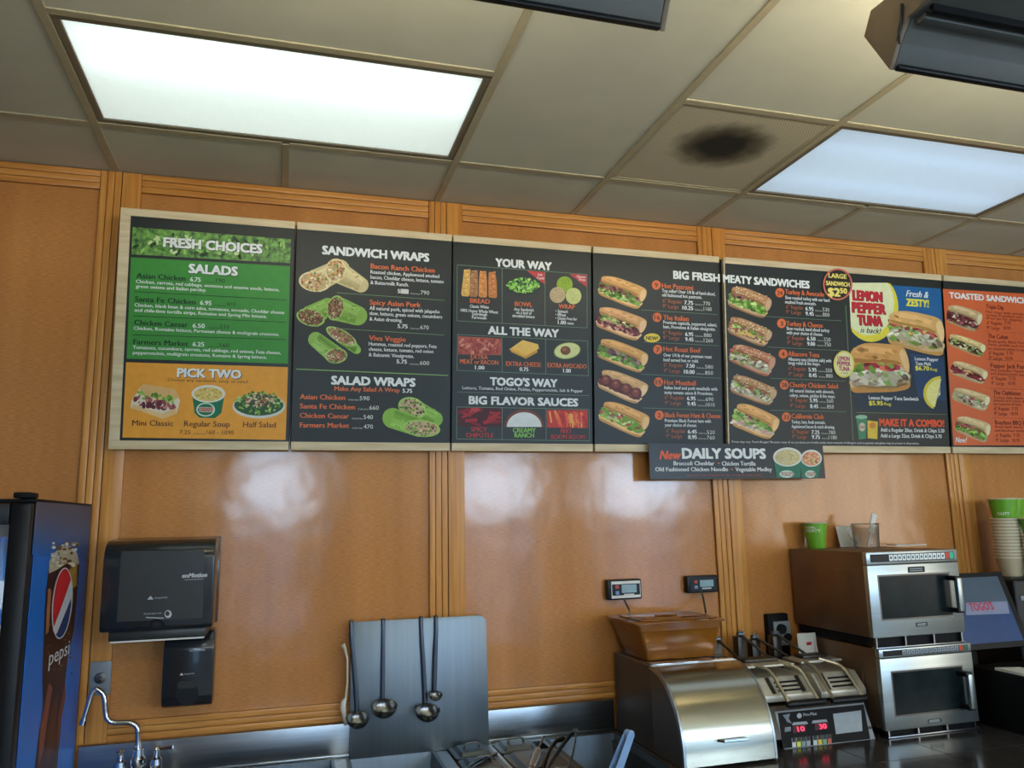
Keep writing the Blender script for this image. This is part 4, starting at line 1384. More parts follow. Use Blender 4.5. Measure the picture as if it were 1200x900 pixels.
sandwich(p6, GEO, (1122.7, 486.5), (1162, 495.4), (1119.3, 505.4), (1155.3, 519.3), [(.28, .7, [(166, 60, 70), (196, 110, 90), (130, 70, 60)]), (.62, .84, LETT)], TB, 0, 65, label='picture of a toasted bacon roll')

# ---- soup banner, clipped in front of the two sandwich boards
BG = (Vector((2.55, -0.084, 1.91)), (1, 0, 0), (0, 0, 1))
_B = Gfx(*BG)
q = [_B.uv(p) for p in ((760.8, 520.4), (965.4, 519.8), (761.6, 562.4), (965.8, 560))]
bu0, bu1, bv0, bv1 = (q[0][0] + q[2][0]) / 2, (q[1][0] + q[3][0]) / 2, (q[2][1] + q[3][1]) / 2, (q[0][1] + q[1][1]) / 2
t = thing('soup_banner', 'dark glossy DAILY SOUPS banner hanging below the sandwich boards', 'sign', (2.55, -0.08, 1.91))
M_BAN = mat('banner_gloss', (38, 43, 46), 0.30, scale=(3, 3, 3), var=0.15, spec=0.3)
pb = MB().box(2.55 + bu0, 2.55 + bu1, -.084, -.082, 1.91 + bv0, 1.91 + bv1, M_BAN).build('banner_panel', t)
g = Gfx(*BG)
g.text('New', 773, 798, 538, 9.6, ink(222, 96, 60), .02, .3)
g.text('DAILY SOUPS', 800, 897, 537, 11.4, WHT, .024)
g.text('Broccoli Cheddar', 789.4, 837, 545.3, 4.8, WHT, .012)
g.text('•', 841, 843.5, 545.3, 4.8, ORG)
g.text('Chicken Tortilla', 846, 885.4, 545.6, 4.8, WHT, .012)
g.text('Old Fashioned Chicken Noodle', 768, 853, 552.4, 4.8, WHT, .012)
g.text('•', 856.5, 859, 552.4, 4.8, ORG)
g.text('Vegetable Medley', 862, 904.4, 552.4, 4.8, WHT, .012)
g.text('See your Soup Selector for the variety of soups today', 805, 892, 558, 2.2, ink(196, 90, 60))
g.build('lettering', pb)
g = Gfx(*BG)
for (cx, cy, rx, ry, b0, b1, pal) in ((950.6, 537, 12.4, 10, 939.5, 958.5, [(222, 150, 110), (226, 206, 160), (206, 110, 80), (236, 210, 130)]), (922.6, 535.6, 17, 11.2, 910, 937.4, [(206, 190, 140), (186, 170, 110), (222, 206, 150)])):
    lay = 2 if cx > 940 else 4.2
    g.poly([(cx - rx, cy), (cx + rx, cy), (b1, 559.6), (b0, 560)], ink(44, 116, 90), lay)
    g.ell((cx, cy), rx, ry, ink(222, 222, 210), lay + .4)
    g.ell((cx, cy + .4), rx * .87, ry * .83, ink(*pal[0]), lay + .7)
    for i in range(40):
        a, r = rnd.uniform(0, 6.28), rnd.random() ** .5
        g.ell((cx + rx * .76 * r * math.cos(a), cy + ry * .7 * r * math.sin(a)), 1.5, 1, ink(*rnd.choice(pal)), lay + .9 + .08 * (i % 5), n=7)
    g.ell((cx - 1, 555.6), rx * .5, 4.4, ink(190, 214, 196), lay + .7)
    g.text("TOGO'S", cx - rx * .44, cx + rx * .40, 557.8, 4.4, ink(176, 44, 36), .012, lay=lay + 1.4)
g.build('soup_cups_picture', pb)
cl_ = MB()
for x in (2.16, 2.93):
    cl_.box(x - .012, x + .012, -.0815, -.058, 1.955, 1.975, M_BLACKM)
cl_.build('clip', t)

# ---- round price sticker and oval sticker, stuck over the wide board
GEO2 = (BO + BN * .0045, (1, 0, 0), BV)
g = Gfx(*GEO2)
t = thing('price_sticker', 'round red-rimmed sticker reading LARGE SANDWICH $2.50', 'sticker', g.at(g.uv((981.6, 333.2)), 0))
g.ell((981.6, 333.2), 17.3, 18.8, ink(206, 110, 86), 2, n=40)
g.ell((981.6, 333.2), 15.4, 16.8, ink(44, 34, 28), 2.4, n=40)
pst = g.build('sticker_disc', t)
g = Gfx(*GEO2)
YL = ink(236, 220, 110)
g.text('LARGE', 971, 991.7, 325.2, 5, YL, .02)
g.text('SANDWICH', 968, 995.4, 334, 4.8, YL, .02)
g.text('$2', 970.7, 984, 346.4, 9, YL, .026)
g.text('50', 984.4, 992.4, 343.6, 5.8, YL, .024)
g.build('lettering', pst)
g = Gfx(*GEO2)
t = thing('oval_sticker', 'yellow oval LEMON PEPPER TUNA sticker overlapping the poster', 'sticker', g.at(g.uv((988.8, 426.8)), 0))
g.ell((988.8, 426.8), 12.2, 15.8, ink(226, 212, 100), 2, n=36)
g.ell((988.8, 426.6), 10.4, 13.8, ink(232, 224, 160), 2.4, n=36)
pst = g.build('sticker_disc', t)
g = Gfx(*GEO2)
PK = ink(176, 70, 100)
for s_, x0, x1, y in (('LEMON', 981.6, 995.4, 422.4), ('PEPPER', 981, 996.4, 428.4), ('TUNA', 983, 995.4, 434.4)):
    g.text(s_, x0, x1, y, 4.8, PK, .02)
g.text('is back!', 985, 994, 438, 2.2, ink(60, 40, 40), 0, .3)
g.build('lettering', pst)

# ================================================================== COUNTERS
ZD = 0.855                                  # height of both work surfaces


def deck(x0, x1, y0, y1, z0, z1, holes, m, mb):
    xs = sorted({x0, x1, *[h[0] for h in holes], *[h[1] for h in holes]})
    ys = sorted({y0, y1, *[h[2] for h in holes], *[h[3] for h in holes]})
    for xa, xb in zip(xs, xs[1:]):
        run = None
        for ya, yb in zip(ys, ys[1:]):
            if any(h[0] <= xa and xb <= h[1] and h[2] <= ya and yb <= h[3] for h in holes):
                if run:
                    mb.box(xa, xb, run[0], run[1], z0, z1, m)
                run = None
            else:
                run = (run[0], yb) if run else (ya, yb)
        if run:
            mb.box(xa, xb, run[0], run[1], z0, z1, m)


HOLES = [(0.30, 0.826, -0.58, -0.052), (0.884, 1.186, -0.60, -0.064), (1.236, 1.60, -0.60, -0.07), (1.626, 1.90, -0.60, -0.075)]
t = thing('steel_counter', 'long stainless prep counter with backsplash along the wall', 'counter', (0.97, -0.4, 0))
m = MB()
deck(0.01, 1.922, -0.80, -0.030, ZD - .02, ZD, HOLES, M_STEELH, m)
m.build('worktop', t)
MB().box(0.01, 1.922, -.030, -.016, ZD - .02, 0.970, M_STEELH, .002).box(0.01, 1.922, -.036, -.030, ZD, ZD + .012, M_STEELH, .003).build('backsplash', t)
MB().box(0.02, 1.915, -.78, -.70, 0, ZD - .021, M_STEELD).box(0.02, .05, -.699, -.04, 0, ZD - .021, M_STEELD).box(1.885, 1.915, -.699, -.04, 0, ZD - .021, M_STEELD).build('cabinet_body', t)

t = thing('tiled_counter', 'dark tiled counter carrying the ovens and the sandwich press', 'counter', (3.9, -0.5, 0))
m = MB().box(1.924, 5.9, -0.98, -0.016, ZD - .03, ZD - .002, M_GROUT)
nx = [1.924, 2.26, 2.56, 2.86, 3.16, 3.46, 3.76, 4.06, 4.36, 4.66, 4.96, 5.26, 5.56, 5.9]
ny = [-.98, -.72, -.42, -.016]
for xa, xb in zip(nx, nx[1:]):
    for ya, yb in zip(ny, ny[1:]):
        m.box(xa + .001, xb - .001, ya + .001, yb - .001, ZD - .004, ZD, M_DTILE, .0008, 1)
m.build('worktop', t)
MB().box(1.95, 5.88, -.93, -.05, 0, ZD - .031, M_BLACKM).build('cabinet_body', t)


def wpan(i, x0, x1, y0, y1, depth, name, label, cat, mt=M_STEEL):
    t_ = thing(name, label, cat, ((x0 + x1) / 2, (y0 + y1) / 2, ZD))
    MB().pan(x0, x1, y0, y1, ZD + .0035, depth, mt, rim=.014, taper=.02).build('pan_body', t_)
    return t_


tag(MB().pan(0.292, 0.834, -.588, -.044, ZD + .003, .20, M_STEEL, rim=.012, taper=.02).build('sink_basin'), 'wide steel sink basin beside the faucet', 'sink')
tag(MB().pan(0.876, 1.194, -.608, -.056, ZD + .003, .14, M_STEEL, rim=.013, taper=.02).build('food_pan'), 'empty steel food pan below the hanging ladles', 'pan')


def lid(x0, x1, y0, y1, label):
    z = ZD + .002
    t_ = thing('pan_lid', label, 'lid', ((x0 + x1) / 2, (y0 + y1) / 2, z), 'steel lids on the food wells')
    m = MB()
    cx, cy = (x0 + x1) / 2, (y0 + y1) / 2
    rings = [(0, 0), (0, .004), (.008, .006), (.016, .006), (.026, .017), (.034, .018)]
    tb = bmesh.new()
    L = []
    for d, h in rings:
        pts = []
        rr = max(.004, .018 - d * .3)
        for (sx, sy, a0) in ((1, 1, 0), (-1, 1, PI / 2), (-1, -1, PI), (1, -1, 1.5 * PI)):
            for k in range(5):
                a = a0 + k * PI / 8
                pts.append(tb.verts.new((cx + sx * ((x1 - x0) / 2 - d - rr) + rr * math.cos(a), cy + sy * ((y1 - y0) / 2 - d - rr) + rr * math.sin(a), z + h)))
        L.append(pts)
    for A, B in zip(L, L[1:]):
        for k in range(len(A)):
            tb.faces.new([A[k], A[(k + 1) % len(A)], B[(k + 1) % len(A)], B[k]])
    tb.faces.new(L[-1])
    tb.faces.new(L[0][::-1])
    bmesh.ops.recalc_face_normals(tb, faces=tb.faces)
    tb.verts.index_update()
    m._in(tb, M_STEEL)
    m.build('lid_plate', t_)
    zz = z + .018
    MB().tube([(cx - .030, cy, zz - .002), (cx - .026, cy, zz + .012), (cx - .016, cy, zz + .017), (cx + .016, cy, zz + .017), (cx + .026, cy, zz + .012), (cx + .030, cy, zz - .002)], .004, M_STEELD, 8).build('handle', t_)
    return t_


# steel adapter bars between the wells
tag(MB().box(1.232, 1.606, -.608, -.594, ZD + .0005, ZD + .003, M_STEELH).box(1.393, 1.405, -.592, -.064, ZD + .0005, ZD + .003, M_STEELH).build('divider_bar'), 'thin steel divider bar between the lidded wells', 'bar')
lid(1.242, 1.390, -.218, -.062, 'small steel lid behind its twin, next to the empty food pan')
lid(1.242, 1.390, -.400, -.226, 'small steel lid in the front row, under the thin wire tongs')
lid(1.409, 1.556, -.206, -.062, 'small steel lid nearest the backsplash, right of centre')
lid(1.409, 1.600, -.480, -.215, 'larger steel lid in the middle, under the clear-handled scoop')
tag(MB().pan(1.618, 1.908, -.608, -.067, ZD + .003, .16, M_STEEL, rim=.012, taper=.02).build('food_pan'), 'deep steel food pan beside the roll-top bread box', 'pan')

# tongs, scoops and spatulas lying over the wells


def tongs(p_top, p_tip, spread, w, mt, label, group=None, broad=False):
    a, b = Vector(p_top), Vector(p_tip)
    t_ = thing('serving_tongs', label, 'tongs', b, group)
    d = (b - a).normalized()
    side = d.cross(Vector((0, 0, 1))).normalized()
    upv = side.cross(d).normalized()
    if broad:
        side, upv = upv, side
        a, b = a + side * .014, b + side * .014
    for s_ in (-1, 1):
        pts = []
        for k in range(7):
            f = k / 6
            pts.append(a + (b - a) * f + side * s_ * (w * .3 + spread * math.sin(PI * min(f * .62, .5)) * .9) + upv * (-.004 if f > .8 else 0))
        mb = MB()
        for p, q in zip(pts, pts[1:]):
            n1 = side * .0012
            u1 = upv * w / 2
            mb.hull([p - n1 - u1, q - n1 - u1, q + n1 - u1, p + n1 - u1, p - n1 + u1, q - n1 + u1, q + n1 + u1, p + n1 + u1], mt)
        mb.build('tong_arm', t_)
    MB().cyl(a - side * (w * .3 + .002), a + side * (w * .3 + .002), w * .5, mt, n=16).build('hinge', t_)
    return t_


p0, p1_ = Zp(737, 861, .95), Zp(711, 929, .79)
tongs(p0, p1_, .006, .032, mat('pale_blue_handle', (150, 186, 230), 0.3, 0.0, scale=(20, 20, 20), var=.06), 'bright pale blue tongs leaning at the right end of the food wells')
p0, p1_ = Zp(674, 857, .935), Zp(645, 920, .895)
tongs(p0, p1_, .03, .018, M_STEEL, 'open steel tongs lying across the deep pan, hinge towards the wall')
p0, p1_ = Zp(581, 883, .882), Zp(540, 906, .878)
tongs(p0, p1_, .008, .010, M_CHROME, 'thin wire tongs lying on the small front lid')
# clear-handled scoop and black spoon
t = thing('scoop', 'scoop with a clear handle and steel neck lying over the middle lid', 'scoop', Zp(630, 890, .88))
a, b, c = Zp(637, 863, .913), Zp(631, 878, .909), Zp(623, 900, .904)
MB().tube([b, b.lerp(c, .4), c], [.009, .013, .011], M_CLEAR, 12).build('handle', t)
MB().tube([a, a.lerp(b, .6), b], .004, M_STEEL, 8).build('neck', t)
t = thing('black_spoon', 'curved black plastic spoon beside the clear-handled scoop', 'spoon', Zp(640, 890, .88))
q = [Zp(660, 866, .910), Zp(652, 868, .913), Zp(645, 877, .914), Zp(640, 888, .912), Zp(634, 903, .908)]
MB().tube(q, [.009, .007, .006, .007, .012], M_BLACK, 10).build('handle', t)

# ================================================================== LADLE PANEL
t = thing('splash_guard', 'upright stainless splash panel with rounded corner holding the ladles', 'panel', (1.14, -.075, ZD))
r_, X0, X1, Z0, Z1 = .03, .888, 1.398, ZD + .001, 1.324
prof = [(X0, Z0), (X1, Z0), (X1, Z1 - r_)] + [(X1 - r_ + r_ * math.cos(a), Z1 - r_ + r_ * math.sin(a)) for a in [PI / 2 * k / 6 for k in range(1, 7)]] + [(X0, Z1)]
MB().prism(prof, 'y', -.070, -.066, M_STEEL, .001).build('sheet', t)
MB().box(X0, X0 + .004, -.0655, -.052, Z0, Z1, M_STEEL).box(X1 - .004, X1, -.0655, -.052, Z0, Z1 - .04, M_STEEL).build('folded_edge', t)
YP = -.071


M_LADLE = mat('worn_ladle_steel', (150, 152, 150), 0.26, 1.0, scale=(9, 9, 9), var=0.12, rvar=0.06)
M_LADH = mat('dark_ladle_handle', (70, 76, 84), 0.3, 1.0, scale=(9, 9, 9), var=0.12)


def ladle(px_t, px_b, py_b, rb, label, depth_scale=.62):
    top = W(px_t, 726, YP - .006)
    bot = W(px_b, py_b, YP - .03)
    t_ = thing('ladle', label, 'ladle', bot, 'ladles hung on the steel panel')
    zt = Z1 + .003
    y = YP - .0045
    m = MB()
    pts = [(top.x, YP + .009, zt - .020), (top.x, YP + .009, zt - .002), (top.x, YP + .005, zt + .003), (top.x, YP - .003, zt + .003), (top.x, y - .001, zt - .005), (top.x, y - .002, zt - .05), ((top.x * .5 + bot.x * .5), y - .003, (zt + bot.z) / 2), (bot.x, y - .003, bot.z + rb * .9), (bot.x, y - .003, bot.z + rb * .25)]
    m.tube(pts, [.0075] * 6 + [.0085, .0085, .0085], M_LADH, 10, flat=.30)
    m.build('handle', t_)
    n = 10
    th = .0014
    prof = [(rb * math.sin(PI / 2 * k / n), -rb * depth_scale * 1.45 * math.cos(PI / 2 * k / n)) for k in range(n + 1)]
    inner = [((r - th) if r > th else 0, z + th) for r, z in prof[::-1]]
    tilt = Matrix.Translation(Vector((bot.x, y - .006 - rb, bot.z))) @ Matrix.Rotation(math.radians(20), 4, 'X')
    MB().lathe(prof + [(rb + .002, 0.0), (rb + .002, .002), (rb - th, .002)] + inner[1:], M_LADLE, n=32, M=tilt).build('bowl', t_)
    return t_


ladle(450, 449.5, 827, .046, 'large ladle on the steel panel, second from its left edge')
ladle(495, 500, 832, .044, 'large ladle on the steel panel, right of the middle')
ladle(512.5, 511, 815, .024, 'smallest ladle, hung close beside the middle one')
ladle(412.5, 419, 841, .040, 'ladle hung at the left corner of the steel panel')
# the sheet leans back against the wall by three degrees, ladles with it
PIV, LEAN = Vector((1.14, -.071, ZD)), Matrix.Rotation(math.radians(-3), 4, 'X')
for o in [q for q in COL.objects if q.parent is None and (q.name.startswith('ladle') or q.name == 'splash_guard')]:
    o.location = PIV + LEAN @ (Vector(o.location) - PIV)
    o.rotation_euler = LEAN.to_euler()
t = thing('plastic_spreader', 'pale slim plastic spreader hanging behind the panel at its left edge', 'spreader', (.87, -.05, 1.1))
q = [W(401.5, 755, -.05), W(404, 760, -.05), W(407, 772, -.05), W(407, 800, -.05), W(405, 818, -.05)]
MB().tube(q, [.008, .006, .004, .004, .005], M_CREAM, 8).build('handle', t)
q = [W(405, 818, -.05), W(402.5, 823, -.05), W(402, 829, -.05), W(405, 850, -.05)]
MB().tube(q, [.005, .010, .010, .005], M_WHITE, 8).build('blade', t)

# ================================================================== COOLER
t = thing('drinks_cooler', 'tall blue glass-door drinks cooler with a cola glass printed on its side', 'cooler', (-.33, -.37, 0))
CX0, CX1, CY0, CY1, CZ = -.66, 0.0, -.665, -.035, 1.757
m = MB()
m.box(CX0, CX0 + .03, CY0, CY1, 0.06, CZ - .004, M_BLUE).box(CX1 - .034, CX1 - .002, CY0, CY1, 0.06, CZ - .004, M_BLACK)
m.box(CX0 + .03, CX1 - .034, CY1 - .03, CY1, .06, CZ - .004, M_WHITE).box(CX0 + .03, CX1 - .034, CY0, CY1 - .03, CZ - .05, CZ - .004, M_BLACK).box(CX0 + .03, CX1 - .034, CY0, CY1 - .03, .06, .16, M_BLACK)
m.build('cabinet', t)
pside = MB().box(CX1 - .0018, CX1, CY0, CY1, .06, CZ - .004, M_BLUE).build('side_panel', t)
MB().box(CX0, CX1, CY0 - .02, CY1, CZ - .0035, CZ + .006, M_BLACKM, .002).build('top_cap', t)
MB().box(-.045, -.005, CY0 - .06, CY0 + .02, CZ + .0065, CZ + .022, M_BLACKM, .004).build('hinge_cover', t)
dr = MB()
yd0, yd1 = CY0 - .050, CY0 - .002
dr.box(CX0, CX0 + .075, yd0, yd1, .10, CZ - .006, M_BLACK, .006).box(-.052, -.002, yd0, yd1, .10, CZ - .006, M_BLACK, .006)
dr.box(CX0 + .075, -.052, yd0, yd1, CZ - .062, CZ - .006, M_BLACK, .004).box(CX0 + .075, -.052, yd0, yd1, .10, .17, M_BLACK, .004)
door = dr.build('door', t)
MB().box(CX0 + .076, -.053, CY0 - .03, CY0 - .026, .171, CZ - .063, M_CLEAR).build('door_glass', door)
M_LED = emit('cooler_lamp', (206, 226, 255), 6.0, .02)
MB().box(-.058, -.040, CY0 + .01, CY0 + .03, .2, CZ - .09, M_LED).build('interior_lamp', t)
SHZ = [.45, .78, 1.10, 1.42]
for z in SHZ:
    m = MB()
    for k in range(8):
        m.box(CX0 + .032, -.070, CY0 + .05 + k * .065, CY0 + .055 + k * .065, z - .006, z, M_WHITE)
    m.box(CX0 + .032, -.070, CY0 + .045, CY0 + .049, z - .012, z + .012, M_WHITE)
    m.build('wire_shelf', t)
# side print: splash, glass of cola, round emblem, lettering
SG = (Vector((0.0, 0, 0)), (0, 1, 0), (0, 0, 1))
g = Gfx(*SG)
for k in range(9):
    f0, f1 = k / 9, (k + 1) / 9
    e = lambda f: [(42.5 - 5.5 * f, 588 + 62 * f), (107.4 - 5 * f, 593 + 66 * f)]
    c_ = tuple(int(a + (b - a) * f0 ** 1.3) for a, b in zip((66, 74, 100), (26, 106, 198)))
    g.poly([*e(f0), *e(f1)[::-1]], ink(*c_), 1 + .02 * k)
g.build('dark_band', pside)
g = Gfx(*SG)
COLA = ink(58, 26, 18)
g.poly([(57.5, 658), (63, 650), (72, 644), (82, 643), (90, 650), (93, 660), (90, 700), (86, 740), (80, 765), (76, 800), (73, 830), (70, 862), (66, 905), (40, 905), (44, 870), (50, 830), (49.6, 790), (51, 750), (53, 700)], COLA, 1.5)
rnd = random.Random(77)
g.poly([(57.5, 658), (63, 648), (72, 641), (82, 640), (90, 648), (93, 660), (88, 664), (78, 660), (66, 668), (57, 672)], ink(190, 178, 150), 1.8)
for _ in range(44):
    g.ell((rnd.uniform(60, 91), rnd.uniform(636, 664)), rnd.uniform(1.4, 3.4), rnd.uniform(1.2, 2.6), ink(*rnd.choice([(222, 216, 200), (160, 140, 96), (196, 196, 190), (120, 90, 50)])), 2.1 + .1 * (_ % 8), n=8)
g.poly([(82, 664), (90, 660), (90, 686), (84, 690), (80, 676)], ink(170, 130, 50), 2.2)
for P_, c in (([(57, 800), (61, 806), (50, 880), (44, 900), (47, 850)], (130, 66, 50)), ([(76, 800), (77, 816), (70, 850), (66, 890), (68, 840)], (120, 60, 48)), ([(56, 690), (60, 690), (57, 740), (53, 744)], (170, 110, 70)), ([(60, 830), (68, 810), (64, 870), (56, 900), (54, 880)], (84, 40, 30))):
    g.poly(P_, ink(*c), 2.0)
for _ in range(60):
    g.ell((rnd.uniform(54, 86), rnd.uniform(690, 790)), rnd.uniform(.6, 1.3), rnd.uniform(.6, 1.4), ink(*rnd.choice([(150, 100, 60), (96, 50, 34), (30, 14, 12)])), 2.3, n=6)
g.build('cola_glass_picture', pside)
g = Gfx(*SG)
cx, cy, rx, ry, ro = 72.4, 707, 10.6, 40.5, .09
g.ell((cx, cy), rx + 1.2, ry + 1.6, ink(206, 210, 214), 3, n=40, rot=ro)


def epart(f0, f1):
    pts = []
    for (fa, sg) in ((f0, 1), (f1, -1)):
        row = []
        for k in range(21):
            x = -1 + 2 * k / 20
            hh = math.sqrt(max(0, 1 - x * x))
            y = max(-hh, min(hh, fa(x)))
            row.append((x, y))
        pts += row[::sg]
    out = []
    for x, y in pts:
        X, Y = x * rx, -y * ry
        out.append((cx + X * math.cos(ro) - Y * math.sin(ro), cy + X * math.sin(ro) + Y * math.cos(ro)))
    ded = []
    for p in out:
        if not ded or abs(p[0] - ded[-1][0]) + abs(p[1] - ded[-1][1]) > .05:
            ded.append(p)
    return ded


g.poly(epart(lambda x: 2, lambda x: -.92 + 1.12 * max(0, x + 1) ** 1.15 * .78), ink(206, 40, 48), 3.4)
g.poly(epart(lambda x: -1.05 + .80 * max(0, x + .55) ** 1.1, lambda x: -2), ink(24, 56, 110), 3.6)
g.build('round_emblem', pside)
g = Gfx(*SG)
g.text('pepsi', 56.4, 80.2, 780.6, 17.5, ink(226, 228, 230), .004, lay=3.4)
g.build('lettering', pside)
# bottles on the two shelves that show through the glass
M_BOT = mat('bottle_blue_plastic', (40, 120, 190), 0.15, scale=(9, 9, 9), var=.15, coat=.3)
M_BOTL = mat('bottle_white_label', (220, 228, 236), 0.35, scale=(9, 9, 9), var=.05)
proto = None
for z in SHZ[2:]:
    for k, x in enumerate((-.110, -.185, -.26)):
        for y in (-.555,):
            lb = ('first', 'second', 'third')[k] + ' blue bottle from the door edge on the ' + ('upper' if z > 1.3 else 'lower') + ' cooler shelf'
            if proto is None:
                proto = thing('drink_bottle', lb, 'bottle', (x, y, z + .0005), 'bottles inside the cooler')
                MB().lathe([(0, 0), (.028, 0), (.032, .006), (.032, .14), (.026, .17), (.013, .20), (.012, .225), (0, .225)], M_BOT, (x, y, z + .0005), 20).build('body', proto)
                MB().lathe([(.0326, .05), (.0326, .125)], M_BOTL, (x, y, z + .0005), 20).build('paper_label', proto)
                MB().lathe([(0, .224), (.015, .2255), (.015, .242), (0, .243)], M_BLUE, (x, y, z + .0005), 16).build('cap', proto)
            else:
                o = proto.copy()
                COL.objects.link(o)
                o.location = (x, y, z + .0005)
                o['label'] = lb
                for ch in list(proto.children):
                    c2 = ch.copy()
                    COL.objects.link(c2)
                    c2.parent = o

# ================================================================== DISPENSERS, OUTLET, FAUCET
t = thing('paper_towel_dispenser', 'smoked black paper towel dispenser on the wall above the soap unit', 'dispenser', (.255, -.12, 1.352))
DX0, DX1, DZ0, DZ1 = .088, .424, 1.354, 1.643
prof = [(-.06, DZ0), (-.236, DZ0), (-.246, DZ0 + .012), (-.246, 1.585), (-.238, 1.608), (-.222, 1.626), (-.195, 1.638), (-.15, DZ1), (-.06, DZ1)]
cov = MB().prism(prof, 'x', DX0, DX1, M_SMOKE, .006).build('cover', t)
MB().prism([(-.058, DZ0 - .004), (-.058, DZ1), (-.016, DZ1 + .002), (-.016, DZ0 - .004)], 'x', DX0 - .001, DX1 + .002, M_SMOKE, .003).build('back_shell', t)
DG = (Vector((.25, -.2462, 1.45)), (1, 0, 0), (0, 0, 1))
g = Gfx(*DG)
g.poly([(142, 646), (239.5, 645), (237.5, 724), (136.8, 729)], M_SMOKEIN, .6)
g.build('viewing_window', cov)
g = Gfx(*DG)
g.ell((183.5, 733.5), 9.6, 8, M_BLACKM, .8, n=24, a0=0, a1=PI)
g.ell((183.5, 732), 5, 3.6, M_BLACK, 1.2)
g.build('lock', cov)
g = Gfx(*DG)
LT = ink(196, 198, 196)
g.text('enMotion', 213.5, 242.5, 677, 4.8, LT, .02, .25)
g.line((216, 679.6), (239, 678.4), .0012, LT)
g.build('lettering', cov)
g = Gfx(*DG)
g.poly([(172.6, 702.6), (176.6, 698), (180, 702.4)], LT, 3)
g.text('Georgia-Pacific', 181, 196.4, 701.6, 2, LT)
g.build('maker_mark', cov)
g = Gfx(*DG)
g.text('Recycled paper towel', 168.6, 189.4, 720.2, 1.9, LT)
g.line((171, 723.6), (192, 724.4), .0028, LT)
g.ell((197, 719.6), 4.2, 4.6, LT, 2.6)
g.ell((196.2, 719), 2.6, 2.9, M_SMOKEIN, 3)
g.build('recycling_mark', cov)
MB().box(.112, .405, -.222, -.09, 1.324, 1.3535, M_SMOKEIN, .004).build('outlet_tray', t)
tag(MB().box(.118, .398, -.220, -.150, 1.3185, 1.3235, M_WHITE).build('paper_towel'), 'white edge of paper towel hanging from the smoked dispenser', 'paper')

t = thing('soap_dispenser', 'narrow black soap dispenser mounted under the paper towel unit', 'dispenser', (.342, -.06, 1.08))
prof = [(-.016, 1.082), (-.085, 1.082), (-.104, 1.094), (-.112, 1.12), (-.112, 1.27), (-.104, 1.30), (-.085, 1.325), (-.016, 1.329)]
cov = MB().prism(prof, 'x', .264, .424, M_SMOKE, .006).build('cover', t)
g = Gfx(Vector((.34, -.1122, 1.2)), (1, 0, 0), (0, 0, 1))
g.text('enMotion', 222, 240, 763.6, 2.4, LT, .01, .25)
g.build('lettering', cov)
g = Gfx(Vector((.34, -.1122, 1.2)), (1, 0, 0), (0, 0, 1))
g.poly([(210.4, 791.4), (213, 788.4), (215.4, 791.2)], LT, 3)
g.text('Georgia-Pacific', 216, 228, 790.6, 1.8, LT)
g.build('maker_mark', cov)
g = Gfx(Vector((.34, -.1122, 1.2)), (1, 0, 0), (0, 0, 1))
g.ell((219, 812), 13.6, 15, M_BLACK, .8, n=24)
g.poly([(207.6, 802), (210, 798), (228, 797.4), (230.6, 801), (229, 806), (209, 807)], M_SMOKEIN, 1.2)
g.build('push_bar', cov)

t = thing('wall_outlet', 'grey single socket plate on the pine trim behind the spout', 'outlet', (.06, -.02, 1.12))
pl = MB().box(.0275, .0925, -.0205, -.0155, 1.126, 1.236, M_GREYPL, .0015).build('cover_plate', t)
m = MB()
m.lathe([(0, 0), (.018, 0), (.018, .003), (.0155, .0045), (0, .0045)], M_STEELD, n=24, M=Matrix.Translation((.06, -.0205, 1.182)) @ Matrix.Rotation(PI / 2, 4, 'X'))
m.box(.0555, .0585, -.0256, -.0248, 1.183, 1.190, M_BLACK).box(.0625, .0655, -.0256, -.0248, 1.183, 1.190, M_BLACK).box(.058, .063, -.0256, -.0248, 1.172, 1.177, M_BLACK)
m.build('socket', pl)

t = thing('faucet', 'chrome two-handled faucet with a bent swing spout above the sink', 'faucet', (.205, -.12, ZD))
m = MB()
m.lathe([(0, 0), (.028, 0), (.028, .008), (.022, .014), (.019, .06), (.024, .068), (.024, .085), (.017, .093), (.015, .115), (.0, .115)], M_CHROME, (.205, -.12, ZD), 24)
m.box(.15, .262, -.134, -.106, ZD + .020, ZD + .050, M_CHROME, .010, 3)
m.build('base', t)
for hx, sg in ((.153, -1), (.260, 1)):
    MB().lathe([(0, 0), (.024, 0), (.024, .008), (.017, .012), (.016, .055), (.020, .062), (.018, .08), (.010, .086), (.009, .104), (.013, .108), (.010, .116), (0, .116)], M_CHROME, (hx, -.12, ZD), 22).build('valve', t)
    MB().tube([(hx, -.12, ZD + .108), (hx + .022 * (1 if sg > 0 else .2), -.128, ZD + .111), (hx + .052 * (1 if sg > 0 else .1), -.14 if sg > 0 else -.165, ZD + .115)], [.006, .0045, .006], M_CHROME, 8).build('handle', t)


def bend(pts, n=5, k=.35):
    out = [Vector(pts[0])]
    for a, b, c in zip(pts, pts[1:], pts[2:]):
        a, b, c = Vector(a), Vector(b), Vector(c)
        p, q = b.lerp(a, k), b.lerp(c, k)
        out += [(p.lerp(b, i / n)).lerp(b.lerp(q, i / n), i / n) for i in range(n + 1)]
    return out + [Vector(pts[-1])]


sp = [(.205, -.12, ZD + .11), (.199, -.12, 1.052), (.104, -.12, 1.058), (.094, -.12, 1.15), (.060, -.12, 1.172), (.037, -.12, 1.065)]
spt = MB().tube(bend(sp), .0085, M_CHROME, 12).build('spout', t)
MB().cyl((.0392, -.12, 1.074), (.0358, -.12, 1.058), .0115, M_CHROME, n=16).build('aerator', spt)

